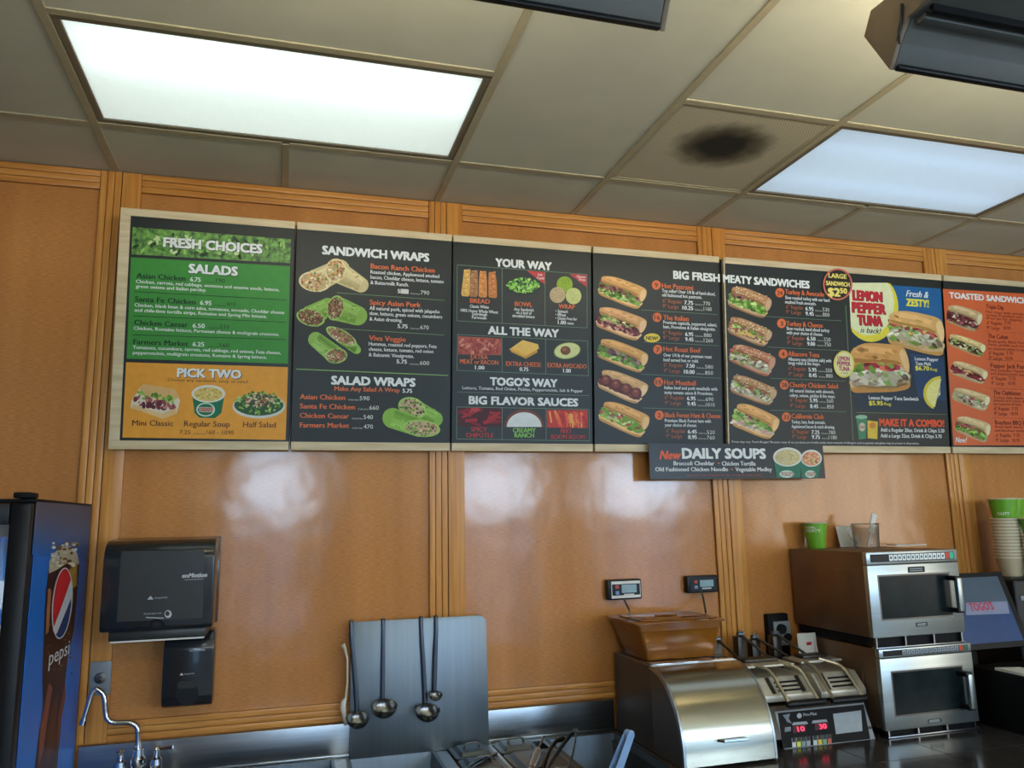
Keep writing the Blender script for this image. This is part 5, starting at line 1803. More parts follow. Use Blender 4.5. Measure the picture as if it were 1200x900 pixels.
# ================================================================== ROLL-TOP BREAD BOX AND AMBER PAN
BX0, BX1, BT = 1.926, 2.276, 1.153
t = thing('roll_top_box', 'steel roll-top bread box with a curved front door', 'box', (2.1, -.3, ZD))
M_BOXSIDE = mat('dark_sheet_steel', (86, 84, 80), 0.45, 0.5, scale=(4, 4, 4), var=0.12, rvar=0.08)
arc = [(-.365 - .225 * math.sin(PI / 2 * k / 14), ZD + .010 + (BT - ZD - .012) * math.cos(PI / 2 * k / 14) ** .9) for k in range(15)]
MB().box(BX0, BX1, -.362, -.045, ZD + .001, BT - .004, M_BOXSIDE, .003).build('body', t)
MB().box(BX0 - .002, BX1 + .002, -.370, -.042, BT - .0035, BT, M_STEELH, .001).build('top_plate', t)
side = [(-.364, ZD + .004)] + [(-.364, BT - .006)] + [(y, z - .004) for y, z in arc[1:]] + [(arc[-1][0], ZD + .004)]
for xa in (BX0, BX1 - .006):
    MB().prism(side, 'x', xa, xa + .006, M_BOXSIDE).build('side_cheek', t)
out, inn = [(y, z) for y, z in arc], [(y + .004, z - .004) for y, z in arc]
M_ROLL = mat('roll_top_steel', (178, 170, 150), 0.2, 1.0, scale=(2, 150, 150), var=.06, bump=.03, rvar=.05)
dr = MB().prism(out + inn[::-1], 'x', BX0 + .008, BX1 - .008, M_ROLL).build('curved_door', t)
y_, z_ = arc[12]
MB().tube([(2.06, y_ - .003, z_), (2.065, y_ - .028, z_ + .004), (2.15, y_ - .030, z_ + .004), (2.155, y_ - .003, z_)], .005, M_CHROME, 8).build('handle', dr)
for xa in (BX0 - .001, BX1 - .007):
    MB().prism([(y - .001, z) for y, z in out] + [(y + .012, z - .012) for y, z in arc[::-1]], 'x', xa, xa + .008, M_STEELH).build('edge_trim', t)
tag(MB().box(BX0 + .01, BX1 - .01, -.366, -.300, BT + .0005, BT + .0022, M_CHROME, .0005).build('steel_strip'), 'polished steel strip along the front edge of the bread box top', 'strip')

t = thing('amber_food_pan', 'translucent amber plastic food pan standing on the bread box', 'pan', (2.08, -.18, BT))
z0, z1 = BT + .003, 1.290


def frust(a, b, za, zb, mb, mt, th=.003):
    """open-topped tapered tub with a stepped wall and a flat rim; a, b = (x0,x1,y0,y1) at the bottom and at the top"""
    tb = bmesh.new()

    def ring(q, z, i=0.0):
        x0, x1, ya, yb = q[0] + i, q[1] - i, q[2] + i, q[3] - i
        rr, P_ = .018, []
        for (cx_, cy_, a0) in ((x1 - rr, yb - rr, 0), (x0 + rr, yb - rr, PI / 2), (x0 + rr, ya + rr, PI), (x1 - rr, ya + rr, 1.5 * PI)):
            for k in range(5):
                P_.append(tb.verts.new((cx_ + rr * math.cos(a0 + k * PI / 8), cy_ + rr * math.sin(a0 + k * PI / 8), z)))
        return P_
    mid = tuple(p + (q - p) * .8 for p, q in zip(a, b))
    step = tuple(v + d for v, d in zip(mid, (-.006, .006, -.006, .006)))
    rim = (b[0] - .012, b[1] + .012, b[2] - .012, b[3] + .012)
    zm, zs = za + (zb - za) * .78, za + (zb - za) * .80
    R_ = [ring(a, za), ring(mid, zm), ring(step, zs), ring(b, zb - .004), ring(rim, zb - .004), ring(rim, zb),
          ring(b, zb, th), ring(step, zs, th), ring(mid, zm, th), ring(a, za + th, th)]
    for A, B in zip(R_, R_[1:]):
        for k in range(len(A)):
            tb.faces.new([A[k], A[(k + 1) % len(A)], B[(k + 1) % len(A)], B[k]])
    tb.faces.new(R_[-1])
    tb.faces.new(R_[0][::-1])
    bmesh.ops.recalc_face_normals(tb, faces=tb.faces)
    tb.verts.index_update()
    return mb._in(tb, mt)


frust((1.95, 2.236, -.292, -.085), (1.905, 2.236 + .018, -.322, -.055), z0, z1, MB(), M_AMBER).build('tub', t)
M_BROTH = mat('brown_sauce', (84, 44, 16), 0.25, scale=(20, 20, 20), var=.2)
tag(MB().box(1.952, 2.232, -.288, -.09, z0 + .004, z0 + .085, M_BROTH, .012).build('sauce'), 'brown sauce filling the amber plastic pan', 'sauce')
lidp = MB()
lidp.box(1.892, 2.268, -.334, -.043, z1 + .0005, z1 + .005, M_AMBER, .0015).box(1.93, 2.23, -.29, -.085, z1 + .0055, z1 + .010, M_AMBER, .002)
lidm = lidp.build('lid', t)
MB().box(2.04, 2.13, -.205, -.18, z1 + .0105, z1 + .016, M_AMBER, .003).build('lid_handle', lidm)

# ================================================================== WALL THERMOMETERS
M_LCD = mat('lcd_screen', (150, 176, 178), 0.2, scale=(30, 30, 30), var=.08)
for (pa, pb_, lab, face, tipx, cord) in (
        ((711.5, 680), (752, 701.5), 'pale-framed digital thermometer on the wall, left of the other one', M_WHITE, 0, [(731, 701), (733, 706), (738, 716)]),
        ((804.5, 675.5), (841.5, 693.5), 'dark digital thermometer on the wall, beside the pine batten', M_BLACK, 0, [(822, 693), (824.5, 703), (827, 718)])):
    a, b = W(*pa, -.03), W(*pb_, -.03)
    t = thing('digital_thermometer', lab, 'thermometer', ((a.x + b.x) / 2, -.02, b.z))
    z1_, z0_ = (a.z + W(pb_[0], pa[1] - 2, -.03).z) / 2, b.z
    bd = MB().box(a.x, b.x, -.034, -.0005, z0_, z1_, M_BLACK, .004).build('case', t)
    w_, h_ = b.x - a.x, z1_ - z0_
    MB().box(a.x + w_ * .10, b.x - w_ * .04, -.0355, -.0345, z0_ + h_ * .08, z1_ - h_ * .08, face, .0004, 1).box(a.x + w_ * .12, b.x - w_ * .06, -.0362, -.0356, z0_ + h_ * .22, z1_ - h_ * .22, M_BLACK).build('bezel', bd)
    MB().box(a.x + w_ * .40, a.x + w_ * .84, -.0370, -.0363, z0_ + h_ * .34, z1_ - h_ * .26, M_LCD).build('display', bd)
    m = MB()
    for k, c in enumerate(((190, 70, 64), (120, 150, 190))):
        m.box(a.x + w_ * .22, a.x + w_ * .32, -.0370, -.0363, z0_ + h_ * (.56 - .3 * k), z0_ + h_ * (.74 - .3 * k), ink(*c))
    m.box(a.x + w_ * .46, a.x + w_ * .76, -.0370, -.0363, z0_ + h_ * .21, z0_ + h_ * .29, ink(206, 206, 200))
    m.build('buttons', bd)
    q = [W(*cord[0], -.03), W(*cord[1], -.05), W(*cord[2], -.11)]
    q.append(Vector((q[-1].x, -.112, 1.302)))
    MB().tube(q, .004, M_STEELD, 8).build('probe', t)

# ================================================================== DOUBLE SANDWICH PRESS
PX0, PX1 = 2.315, 2.772
t = thing('sandwich_press', 'double sandwich press with two hinged plates and a red digital front panel', 'press', (2.56, -.28, ZD))
M_DARKST = mat('greasy_dark_steel', (74, 66, 58), 0.4, 0.8, scale=(12, 12, 12), var=.25)
M_PALEST = mat('pale_worn_steel', (196, 190, 172), 0.42, 0.6, scale=(14, 14, 14), var=.12)
M_WARMST = mat('warm_steel_rod', (206, 196, 172), 0.3, 1.0, scale=(14, 14, 14), var=.08)
body = MB()
body.prism([(-.455, ZD + .018), (-.470, ZD + .03), (-.425, ZD + .135), (-.10, ZD + .150), (-.055, ZD + .135), (-.055, ZD + .018)], 'x', PX0 + .03, PX1, M_DARKST, .003)
body.build('body', t)
m = MB()
for fx in (PX0 + .07, PX1 - .05):
    for fy in (-.43, -.09):
        m.cyl((fx, fy, ZD + .0005), (fx, fy, ZD + .0185), .016, M_BLACKM, n=14)
m.build('feet', t)
# front control panel, leaning back
pc = [W(909.5, 834, -.430), W(1013.6, 823.5, -.430), W(1022, 867, -.476), W(915.5, 879, -.476)]
zt_, zb_ = (pc[0].z + pc[1].z) / 2, (pc[2].z + pc[3].z) / 2
xl, xr = (pc[0].x + pc[3].x) / 2, (pc[1].x + pc[2].x) / 2
fp = MB().quad([(xl, -.476, zb_), (xr, -.476, zb_), (xr, -.430, zt_), (xl, -.430, zt_)], .006, M_GREYPL).build('front_panel', t)
PV = Vector((0, .046, zt_ - zb_)).normalized()
pn = Vector((1, 0, 0)).cross(PV).normalized()
PG = (Vector(((xl + xr) / 2, -.476, zb_)) + pn * .0062, (1, 0, 0), PV)
g = Gfx(*PG)
g.poly([(911.4, 835.6), (1012, 825.4), (1019.8, 866), (917.6, 877.2)], M_BLACKM, .6)
g.poly([(976, 836.6), (1009, 832.4), (1010.6, 856.6), (979.6, 860.4)], ink(150, 160, 166), 1.2)
g.build('panel_face', fp)
g = Gfx(*PG)
g.text('Pro-Max', 941.6, 957.4, 839.4, 3.6, ink(170, 176, 180), .01, .2)
g.ell((936.6, 838.8), 2.8, 3, ink(170, 176, 180), 2)
for P_ in ([(917, 838), (926, 836.4), (924, 842), (928, 848), (922, 846), (920, 842)], [(919.6, 852.6), (926.6, 851.6), (926.6, 856.8), (919.6, 858)]):
    g.poly(P_, ink(120, 128, 136), 2)
for x, y in ((928, 846.6), (951, 844.4)):
    g.poly([(x, y + 3.4), (x + 1.4, y), (x + 17, y - 1.4), (x + 19, y + 1.8)], ink(150, 158, 164), 2)
g.build('lettering', fp)
g = Gfx(*PG)
for k in range(8):
    x = 927.6 + k * 5.6 + (2.4 if k > 3 else 0)
    y = 865 - k * .62
    g.poly([(x, y), (x + 4.6, y - .5), (x + 5.4, y + 10.2), (x + .9, y + 10.8)], ink(*[(196, 206, 206), (206, 214, 70), (120, 150, 156), (150, 154, 160), (186, 200, 206), (214, 190, 70), (110, 160, 130), (196, 90, 70)][k]), 2)
    g.poly([(x + .3, y), (x + 4.4, y - .5), (x + 4.8, y + 4.6), (x + .7, y + 5.1)], ink(40, 44, 52), 2.4)
g.build('key_row', fp)
M_RED = emit('red_digits', (255, 46, 84), 2.2, .02)
M_REDBG = ink(70, 14, 30)
g = Gfx(*PG)
for x, y, n_ in ((928.6, 850.4, '10'), (954.4, 847.4, '30')):
    g = Gfx(*PG)
    g.poly([(x, y), (x + 15.4, y - 1.8), (x + 16, y + 7), (x + .8, y + 8.8)], M_REDBG, 2)
    g.text(n_, x + 6.6, x + 14.6, y + 7, 5.8, M_RED, .012, lay=3)
    g.build('digital_display', fp)


def head(px_plate, rods_back, rods_front, shield, hndl, lx):
    """upper heated plate: flat plate, arms to the rear hinge, sloping slotted shield, bent rods down to a black handle"""
    zp = 1.118
    h = []
    P0, P1, P2, P3 = [Zp(*p, zp) for p in px_plate]       # back-left, back-right, front-right, front-left
    xl_, xr_ = (P0.x + P3.x) / 2, (P1.x + P2.x) / 2
    yb_, yf_ = min(-.17, (P0.y + P1.y) / 2), (P2.y + P3.y) / 2
    m = MB().box(xl_, xr_, yf_, yb_, zp - .008, zp, M_PALEST, .002).box(xl_ + .04, xr_ - .03, yb_ - .08, yb_ - .02, zp + .0005, zp + .012, M_DARKST, .003)
    m.build('top_plate', t)
    for (a, b) in rods_back:
        A = W(*a, -.105)
        B = Zp(*b, zp + .004)
        B = Vector((min(max(B.x, xl_ + .012), xr_ - .012), min(B.y, yb_ - .02), zp + .005))
        arm = MB().tube([A, A.lerp(B, .5), B], .0055, M_STEELD, 10).build('hinge_arm', t)
        MB().cyl((A.x - .014, A.y, A.z), (A.x + .014, A.y, A.z), .010, M_STEEL, n=16).cyl((A.x, A.y, A.z + .002), (A.x, A.y, A.z + .016), .006, M_CHROME, n=12).build('hinge_knob', arm)
        MB().box(A.x - .020, A.x + .020, A.y - .012, A.y + .030, ZD + .145, A.z - .010, M_DARKST, .003).build('hinge_post', t)
    # shield
    s = [W(*p, y) for p, y in zip(shield, (-.375, -.375, -.430, -.430))]
    sl, sr = (s[0].x + s[3].x) / 2, (s[1].x + s[2].x) / 2
    zt2, zb2 = (s[0].z + s[1].z) / 2, (s[2].z + s[3].z) / 2
    a_, b_ = Vector((0, -.375, zt2)), Vector((0, -.430, zb2))
    sh = MB().prism([(a_.y, a_.z), (b_.y, b_.z), (b_.y, b_.z - .022), (-.405, b_.z - .022), (-.20, a_.z - .02), (-.20, a_.z)], 'x', sl, sr, M_PALEST, .003).build('plate_shield', t)
    dv = (b_ - a_)
    nn = Vector((0, -dv.z, dv.y)).normalized()
    if nn.y > 0:
        nn = -nn
    sl_m = MB()
    for k in range(3):
        f = .28 + .22 * k
        c0 = a_ + dv * f + nn * .0005
        c1 = a_ + dv * (f + .09) + nn * .0005
        sl_m.hull([Vector((sl + (sr - sl) * .30, 0, 0)) + c0, Vector((sl + (sr - sl) * .76, 0, 0)) + c0, Vector((sl + (sr - sl) * .76, 0, 0)) + c1, Vector((sl + (sr - sl) * .30, 0, 0)) + c1] + [q + nn * .0012 for q in (Vector((sl + (sr - sl) * .30, 0, 0)) + c0, Vector((sl + (sr - sl) * .76, 0, 0)) + c0, Vector((sl + (sr - sl) * .76, 0, 0)) + c1, Vector((sl + (sr - sl) * .30, 0, 0)) + c1)], M_BLACKM)
    for fx in (.20, .80):
        x = sl + (sr - sl) * fx
        c0, c1 = a_ + dv * .06 + nn * .0005, a_ + dv * .90 + nn * .0005
        w = .007
        sl_m.hull([Vector((x - w, 0, 0)) + c0, Vector((x + w, 0, 0)) + c0, Vector((x + w, 0, 0)) + c1, Vector((x - w, 0, 0)) + c1] + [Vector((d, 0, 0)) + c + nn * .004 for d, c in ((x - w, c0), (x + w, c0), (x + w, c1), (x - w, c1))], M_DARKST)
    sl_m.build('slots', sh)
    # handle
    hA, hB = W(*hndl[0], -.480), W(*hndl[1], -.480)
    zz = (hA.z + hB.z) / 2
    MB().tube([(hA.x, -.480, zz), (hA.x + .01, -.480, zz), (hB.x - .01, -.480, zz), (hB.x, -.480, zz)], [.008, .012, .012, .008], M_BLACK, 14).build('handle', t)
    for (a, b, c) in rods_front:
        A = Zp(*a, zp + .006)
        A.y = max(A.y, yf_ + .015)
        A.x = min(max(A.x, xl_ + .01), xr_ - .01)
        Bq = W(*b, yf_ - .035)
        Cq = W(*c, -.478)
        A.z, Cq.z = zp + .004, zz + .004
        MB().tube(bend([A, Bq, Cq], 6, .3), .0068, M_WARMST, 10).build('lift_rod', t)


head([(857, 776), (900, 768.5), (925, 775.5), (876, 783.5)], [((840, 749), (863, 772)), ((867.5, 743), (891.8, 768))],
     [((891, 781.5), (902.4, 785), (924.6, 822)), ((926, 779), (937, 783), (959.3, 818))],
     [(885.5, 796), (942, 789), (956, 812), (897, 816)], [(922, 827), (968, 820.6)], 0)
head([(915.8, 769), (965.5, 766.4), (986.5, 772), (937, 775.5)], [((884, 746.5), (913, 770)), ((908.5, 742), (944, 767))],
     [((939.8, 778), (955, 781.5), (977, 817)), ((972.6, 774.4), (987.8, 779.8), (1011.7, 814.4))],
     [(949.5, 789), (1003, 785), (1013.5, 807), (963, 811)], [(975, 821.5), (1016, 818)], 0)

# paper tent card behind the press
t = thing('paper_card', 'small folded white card with a red mark, standing behind the press', 'card', (2.70, -.13, 1.1))
a, b = W(935.5, 743, -.16), W(962, 768, -.16)
zc = ZD + .152
MB().quad([(a.x, -.160, zc), (b.x - .01, -.160, zc), (b.x - .012, -.150, a.z), (a.x, -.150, a.z)], .0012, M_WHITE).quad([(a.x + .045, -.180, zc), (b.x, -.168, zc), (b.x - .02, -.160, a.z - .03), (b.x - .022, -.162, a.z - .032)], .0010, M_WHITE).build('folded_sheet', t)
g = Gfx((0, -.1622, 1.1), (1, 0, 0), (0, .08, 1))
g.poly([(945, 752.6), (951, 752), (951, 755.6), (945.4, 756.4)], ink(190, 40, 40), 1)
g.build('red_mark', t)

# black power outlet on the wall
t = thing('power_box', 'black power outlet box with a plug, on the wall behind the press', 'outlet', (2.68, -.03, 1.2))
a, b = W(899, 720, -.03), W(927, 770, -.03)
MB().box(a.x, b.x, -.032, -.0005, b.z, a.z, M_BLACKM, .004).build('box', t)
c = W(916, 737, -.05)
MB().box(c.x - .032, c.x + .05, -.042, -.0325, c.z - .07, c.z + .03, M_GREYPL, .003).build('face_plate', t)
MB().cyl((c.x, -.0425, c.z), (c.x, -.058, c.z), .020, M_BLACK, n=20).cyl((c.x + .03, -.0425, c.z - .035), (c.x + .03, -.054, c.z - .035), .016, M_BLACK, n=20).build('plug', t)

# ================================================================== MICROWAVES


def microwave(x0, x1, z0, z1, yf, label, px, base_h, steel):
    """px: dict of pixel quads on the front face for the printed and glazed parts"""
    t_ = thing('microwave_oven', label, 'microwave', ((x0 + x1) / 2, (yf - .02) / 2, z0), 'stacked commercial microwaves')
    zb = z0 + base_h
    yb = -.018
    MB().box(x0 + .004, x1 - .004, yf + .022, yb, zb, z1, M_BRUSHSH, .004).build('cabinet', t_)
    # recessed base with steel dividers and feet
    m = MB().box(x0 + .012, x1 - .012, yf + .020, yb - .02, z0 + .006, zb - .0005, M_BLACKM)
    for k in range(4):
        xx = x0 + .014 + (x1 - x0 - .032) * k / 3
        m.box(xx, xx + .006, yf + .004, yf + .0195, z0 + .006, zb - .0005, M_STEELH)
    m.box(x0 + .006, x1 - .006, yf - .004, yf + .0195, z0 + .0005, z0 + .0058, M_STEELH, .001)
    for fx in (x0 + .03, x1 - .05):
        for fy in (yf + .05, yb - .06):
            m.cyl((fx, fy, z0 + .0003), (fx, fy, z0 + .0062), .014, M_BLACKM, n=12)
    m.build('base', t_)
    zd = px['split']
    hd = MB().box(x0, x1, yf - .002, yf + .0215, zd + .0012, z1, steel, .003).build('control_panel', t_)
    dr_ = MB().box(x0, x1, yf - .002, yf + .0215, zb, zd - .0012, steel, .003).build('door', t_)
    geo = (Vector(((x0 + x1) / 2, yf - .0022, (z0 + z1) / 2)), (1, 0, 0), (0, 0, 1))
    g = Gfx(*geo)
    q = [g.uv(p) for p in px['win']]
    u0, u1 = (q[0][0] + q[2][0]) / 2, (q[1][0] + q[3][0]) / 2
    v0, v1 = (q[2][1] + q[3][1]) / 2, (q[0][1] + q[1][1]) / 2
    R_ = lambda a, b, c, d, mt, lay: g.face([(a, c), (b, c), (b, d), (a, d)], mt, lay)
    R_(u0 - .006, u1 + .006, v0 - .006, v1 + .006, M_STEELD, .6)
    R_(u0, u1, v0, v1, M_GLASSD, 1.4)
    g.build('window', dr_)
    g = Gfx(*geo)
    W_ = x1 - x0
    cxm = (x0 + x1) / 2
    h0, h1 = zd - geo[0].z, z1 - geo[0].z
    hh = h1 - h0
    X = lambda f: -W_ / 2 + W_ * f
    R_(X(.04), X(.96), h0 + hh * .20, h0 + hh * .82, M_BLACK, .6)
    g.build('panel_face', hd)
    g = Gfx(*geo)
    n = 13
    for k in range(n):
        fa = .24 + (.86 - .24) * k / n
        R_(X(fa + .003), X(fa + .62 / n - .003 + .0), h0 + hh * .27, h0 + hh * .75, ink(*px['btn']), 1.2)
        R_(X(fa + .013), X(fa + .62 / n - .016), h0 + hh * .40, h0 + hh * .60, ink(90, 100, 110), 1.8)
    R_(X(.865), X(.908), h0 + hh * .25, h0 + hh * .78, ink(206, 74, 52), 1.2)
    R_(X(.912), X(.955), h0 + hh * .25, h0 + hh * .78, ink(*px['grn']), 1.2)
    g.build('buttons', hd)
    g = Gfx(*geo)
    for k_, (bx, mt) in enumerate(px['badges']):
        g = Gfx(*geo)
        g.poly(bx, mt, .8)
        for f in (.34, .66):
            a = tuple(bx[0][i] + (bx[3][i] - bx[0][i]) * f for i in (0, 1))
            b = tuple(bx[1][i] + (bx[2][i] - bx[1][i]) * f for i in (0, 1))
            a2 = (a[0] + (b[0] - a[0]) * .12, a[1] + (b[1] - a[1]) * .12)
            b2 = (a[0] + (b[0] - a[0]) * .86, a[1] + (b[1] - a[1]) * .86)
            g.line(a2, b2, .0028, ink(170, 176, 176), 1.4)
        g.build('badge', dr_)
    # handle: upright bar on two stand-offs
    a, b = W(*px['h0'], yf - .05), W(*px['h1'], yf - .05)
    xx = (a.x + b.x) / 2
    hb = MB().box(xx - .012, xx + .012, yf - .056, yf - .036, b.z, a.z, steel, .005).build('handle', dr_)
    MB().box(xx - .016, xx + .013, yf - .050, yf - .0025, a.z - .012, a.z + .006, M_BLACK, .004).box(xx - .016, xx + .013, yf - .050, yf - .0025, b.z - .006, b.z + .012, M_BLACK, .004).build('handle_mount', hb)
    # embossed side plate
    MB().box(x0 + .0005, x0 + .0038, yf + .10, yf + .19, z0 + (z1 - z0) * .48, z0 + (z1 - z0) * .80, M_BRUSHSH, .0012, 1).build('side_cover', t_)
    return t_


M_OVEN = mat('oven_front_steel', (176, 182, 178), 0.34, 0.85, scale=(2, 2, 130), var=.06, bump=.02)
YF = -.50
lowz1 = 1.172
microwave(2.803, 3.236, ZD + .0005, lowz1, YF, 'lower of the two stacked steel microwave ovens, standing on the tiled counter',
          dict(split=W(1032, 771.6, YF).z * .5 + W(1134.8, 764, YF).z * .5, win=[(1045, 788.8), (1125.6, 781.5), (1050.5, 838), (1133, 830)], btn=(150, 158, 166), grn=(50, 110, 96),
               badges=[([(1087, 843.2), (1103, 841.4), (1103.6, 846), (1087.6, 848)], ink(60, 66, 70))], h0=(1134.4, 790), h1=(1143, 831)), .026, M_OVEN)
microwave(2.786, 3.219, lowz1 + .0015, 1.531, YF, 'upper of the two stacked steel microwave ovens, with a cup and jug on top',
          dict(split=W(1013.7, 662.4, YF).z * .5 + W(1124.3, 658, YF).z * .5, win=[(1029, 675.4), (1111, 672.4), (1034.7, 725.5), (1117, 720.5)], btn=(236, 244, 240), grn=(60, 190, 150),
               badges=[([(1063.6, 664.4), (1083.4, 663.4), (1084, 670.4), (1064, 671.4)], ink(40, 46, 50)), ([(1073, 730), (1086.6, 728.6), (1087, 733.4), (1073.4, 734.8)], ink(60, 66, 66))], h0=(1121.6, 677), h1=(1129, 716.5)), .040, M_OVEN)
MT = 1.531


M_CUP = mat('cream_cup_side', (196, 180, 146), 0.6, scale=(20, 20, 20), var=0.05)
M_RIM = mat('cup_rim', (232, 222, 196), 0.5, scale=(20, 20, 20), var=0.04)


def paper_cup(x, y, z, h, r0, r1, label, writing, group=None, green=True, mats=None):
    t_ = thing('paper_cup', label, 'cup', (x, y, z), group)
    bodym = M_GREEN if green else M_CUP
    MB().lathe([(0, .004), (r0 - .002, .004), (r0, 0), (r0 + .0005, .002), (r1, h - .004), (r1 - .0015, h - .004), (r0 - .0018, .006), (0, .006)], bodym, (x, y, z), 32).build('cup_body', t_)
    MB().lathe([(r1 - .001, h - .006), (r1 + .003, h - .005), (r1 + .0035, h - .001), (r1 + .001, h), (r1 - .0015, h - .001)], M_CREAM if green else M_RIM, (x, y, z), 32, close=True).build('rolled_rim', t_)
    return t_


# green cup standing on the upper oven
c = W(957, 641, -.075)
cx_, cy_ = c.x, -.075
t = paper_cup(cx_, cy_, MT + .0008, .112, .036, .050, 'green paper cup standing alone on the upper oven', True)
g = Gfx((cx_, cy_ - .0515, MT + .06), (1, 0, 0), (0, 0, 1))
for s_, x0, x1, y, cp in (('REAL', 947.2, 957.6, 619.6, 2.6), ('MEATY', 948, 962.6, 623.8, 3.2)):
    g.text(s_, x0, x1, y, cp, ink(220, 228, 206), .02)
for k in range(4):
    g.line((950.4, 627.4 + 2.8 * k), (962.4, 627.2 + 2.8 * k), .0022, ink(160, 206, 110), 2)
# wrap the printing round the tapered wall of the cup
for v in g.bm.verts:
    h = (v.co.z - MT - .0008) / .112
    R_ = .036 + .014 * h + .0006
    dx = v.co.x - cx_
    v.co.x = cx_ + R_ * math.sin(dx / R_ * 1.0)
    v.co.y = cy_ - R_ * math.cos(dx / R_ * 1.0)
g.build('lettering', t.children[0])

# clear measuring jug with a white spatula, papers
c = W(1016, 641, -.14)
jx, jy, jz = c.x, -.14, MT + .0008
t = thing('measuring_jug', 'clear plastic measuring jug with side handle on the upper oven', 'jug', (jx, jy, jz))
MB().lathe([(0, 0), (.050, 0), (.052, .004), (.057, .098), (.060, .102), (.0585, .103), (.0545, .098), (.0495, .005), (0, .004)], M_CLEAR, (jx, jy, jz), 32).build('jug_body', t)
MB().tube(bend([(jx - .054, jy, jz + .088), (jx - .092, jy, jz + .090), (jx - .086, jy, jz + .050), (jx - .053, jy, jz + .022)], 5, .4), .005, M_CLEAR, 8, ).build('handle', t)
t = thing('white_spatula', 'white rubber spatula standing in the clear jug', 'spatula', (jx + .01, jy, jz + .006))
a, b = Vector((jx + .004, jy, jz + .012)), W(1024.5, 606, -.14)
MB().tube([a, a.lerp(b, .55), b.lerp(a, .18)], [.005, .005, .006], M_WHITE, 8).build('handle', t)
d_ = (b - a).normalized()
e = Vector((d_.z, 0, -d_.x)).normalized()
q0, q1 = b - d_ * .062, b + d_ * .014
bl_ = MB().hull([q0 - e * .012 + Vector((0, -.004, 0)), q0 + e * .012 + Vector((0, -.004, 0)), q0 + e * .012 + Vector((0, .004, 0)), q0 - e * .012 + Vector((0, .004, 0)), q1 - e * .015 + Vector((0, -.002, 0)), q1 + e * .011 + Vector((0, -.002, 0)), q1 + e * .011 + Vector((0, .002, 0)), q1 - e * .015 + Vector((0, .002, 0))], M_WHITE)
bl_.build('blade', t)
a, b = W(979, 617, -.03), W(1002, 641, -.06)
tag(MB().quad([(a.x, -.052, MT + .001), (a.x + .11, -.052, MT + .001), (a.x + .11, -.030, a.z), (a.x, -.030, a.z)], .0012, M_WHITE).build('paper_sheet'), 'white sheet leaning on the wall behind the clear jug', 'paper')
a = Zp(1030, 639.5, MT)
tag(MB().quad([(a.x + .03, -.10, MT + .0006), (a.x + .17, -.13, MT + .0006), (a.x + .15, -.04, MT + .0006), (a.x + .04, -.035, MT + .0006)], .004, M_WHITE).build('paper_sheet'), 'flat white paper lying right of the clear jug', 'paper')

# ================================================================== TILL AREA
t = thing('touch_screen', 'tilted black touch-screen till display with a blue page', 'monitor', (3.42, -.40, ZD))
SV = Vector((0, .10, .28)).normalized()
SG2 = (Vector((3.3, -.44, 1.12)), (1, 0, 0), SV)
g = Gfx(*SG2)
q = [g.uv(p) for p in ((1128, 678), (1178, 674), (1128, 756), (1202, 750))]
u0, u1 = -.05, q[3][0]
v0, v1 = (q[2][1] + q[3][1]) / 2, (q[0][1] + q[1][1]) / 2
sn = Vector((1, 0, 0)).cross(SV).normalized()
pt = lambda u, v, d: SG2[0] + Vector((u, 0, 0)) + SV * v + sn * d
bz = MB().hull([pt(u0, v0 - .022, -.035), pt(u1 + .02, v0 - .022, -.035), pt(u1 + .02, v1 + .02, -.035), pt(u0, v1 + .02, -.035), pt(u0, v0 - .022, -.002), pt(u1 + .02, v0 - .022, -.002), pt(u1 + .02, v1 + .02, -.002), pt(u0, v1 + .02, -.002)], M_BLACK).build('bezel', t)
SCRB = emit('screen_blue', (30, 60, 104), 0.12, .25, 3)
SCRT = emit('screen_grey_blue', (66, 82, 98), 0.08, .1, 6)
SCRW = emit('screen_pale', (120, 128, 152), 0.12, .05, 20)
SCRR = emit('screen_red', (160, 60, 80), 0.12, .05, 20)
f = lambda a, b, c, d, mt, lay: g.face([(u0 + .02 + (u1 - u0 - .03) * a, v0 + (v1 - v0) * c), (u0 + .02 + (u1 - u0 - .03) * b, v0 + (v1 - v0) * c), (u0 + .02 + (u1 - u0 - .03) * b, v0 + (v1 - v0) * d), (u0 + .02 + (u1 - u0 - .03) * a, v0 + (v1 - v0) * d)], mt, lay)
f(0, 1, 0, .56, SCRB, 0)
f(0, 1, .56, 1, SCRT, 0)
g.poly([(1132, 706.4), (1180, 704.6), (1183, 719), (1132, 721)], SCRW, 1)
g.text("TOGO'S", 1138, 1165, 716, 9, SCRR, .02, lay=2)
g.build('screen', bz)
MB().box(3.33, 3.48, -.36, -.20, ZD + .001, ZD + .02, M_BLACKM, .004).box(3.385, 3.425, -.345, -.30, ZD + .02, 1.22, M_BLACKM, .006).build('stand', t)
t = thing('till_cabinet', 'black till drawer cabinet under the touch screen', 'cabinet', (3.55, -.55, ZD))
MB().box(3.30, 4.0, -.72, -.41, ZD + .001, 1.068, M_BLACKM, .006).build('cabinet', t)
MB().box(3.32, 3.98, -.726, -.7205, ZD + .02, 1.05, M_BLACK, .003).build('drawer', t)
tag(MB().quad([W(1131, 764, -.55) * 0 + Vector((3.305, -.66, 1.069)), (3.385, -.70, 1.069), (3.40, -.56, 1.069), (3.31, -.53, 1.069)], .010, M_WHITE).build('paper_slips'), 'white paper slips on the till cabinet beside the oven', 'paper')
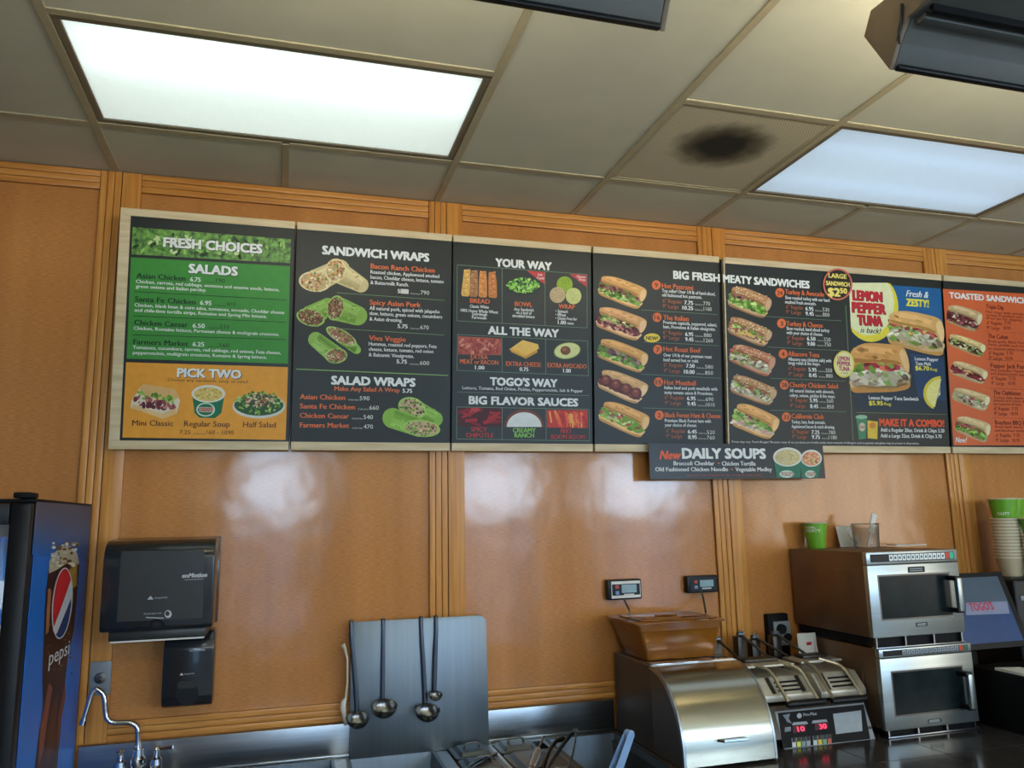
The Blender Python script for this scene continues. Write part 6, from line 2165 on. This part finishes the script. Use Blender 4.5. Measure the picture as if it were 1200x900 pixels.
tag(MB().quad([(3.43, -.715, 1.069), (3.56, -.72, 1.069), (3.57, -.60, 1.069), (3.45, -.60, 1.069)], .006, ink(150, 120, 90)).quad([(3.45, -.70, 1.0755), (3.55, -.715, 1.0755), (3.55, -.66, 1.0755), (3.46, -.65, 1.0755)], .002, ink(60, 90, 160)).build('leaflet'), 'crumpled coloured leaflet on the till cabinet at the right edge', 'leaflet')
t = thing('receipt_printer', 'black printer housing carrying the stacks of cups', 'printer', (3.93, -.2, ZD))
bx = W(1181, 672, -.2)
PZ = bx.z - .012
MB().box(3.665, 4.2, -.34, -.03, ZD + .001, PZ, M_BLACK, .012, 3).build('housing', t)
MB().box(3.69, 3.90, -.3435, -.3405, PZ - .09, PZ - .07, M_GREYPL, .001).build('paper_slot', t)

# stacks of nested cream cups with green cups on top
cA = W(1185.5, 672, -.2)
ztopA = W(1185, 584, -.2).z
rA = (W(1197, 606, -.2).x - W(1173.5, 606, -.2).x) / 2


WORDS = ['lowest', 'second', 'third', 'fourth', 'fifth', 'sixth', 'seventh', 'eighth', 'ninth', 'tenth', 'eleventh', 'twelfth', 'thirteenth', 'fourteenth']


def stack(x, y, z, n, dz, top_h, first, where):
    global cup0
    for k in range(n):
        lb = 'cream paper cup, %s from the bottom of the %s' % (WORDS[k], where)
        if cup0 is None:
            cup0 = paper_cup(x, y, z, .085, rA * .74, rA - .0025, lb, False, 'nested cream cups', green=False)
        else:
            o = cup0.copy()
            COL.objects.link(o)
            o.location = (x, y, z + k * dz)
            o['label'] = lb
            for ch in list(cup0.children):
                c2 = ch.copy()
                COL.objects.link(c2)
                c2.parent = o
        if k == 0 and o_first.get(where) is None:
            o_first[where] = True
    return z + (n - 1) * dz + .085


cup0, o_first = None, {}
nA = 13
base = PZ + .0008
gap = (W(1185, 607, -.2).z - .085 - base) / (nA - 1)
zt1 = stack(cA.x, -.2, base, nA, gap, .1, True, 'left cup stack')
topcup = paper_cup(cA.x, -.2, zt1 + .0008, ztopA - zt1, rA * .80, rA * 1.0, 'green paper cup on top of the left cup stack', True, 'green cups on the stacks')
zt2_ = stack(cA.x + .118, -.13, base, nA, gap, .1, False, 'rear cup stack')
paper_cup(cA.x + .118, -.13, zt2_ + .0008, ztopA - zt1, rA * .80, rA * 1.0, 'green paper cup on the rear stack at the right edge', True, 'green cups on the stacks')
zt3 = stack(cA.x + .060, -.295, base, 8, gap, .1, False, 'low front cup stack')
paper_cup(cA.x + .060, -.295, zt3 + .0008, (ztopA - zt1) * .8, rA * .80, rA * 1.0, 'green paper cup on the low front stack', True, 'green cups on the stacks')
g = Gfx((cA.x, -.2 - rA, zt1 + .05), (1, 0, 0), (0, 0, 1))
g.text('TASTY', 1175.6, 1186, 603.6, 3.2, ink(220, 228, 206), .02)
for v in g.bm.verts:
    h = (v.co.z - zt1) / (ztopA - zt1)
    R_ = rA * (.80 + .20 * h) + .0006
    dx = v.co.x - cA.x
    v.co.x = cA.x + R_ * math.sin(dx / R_)
    v.co.y = -.2 - R_ * math.cos(dx / R_)
g.build('lettering', topcup.children[0])
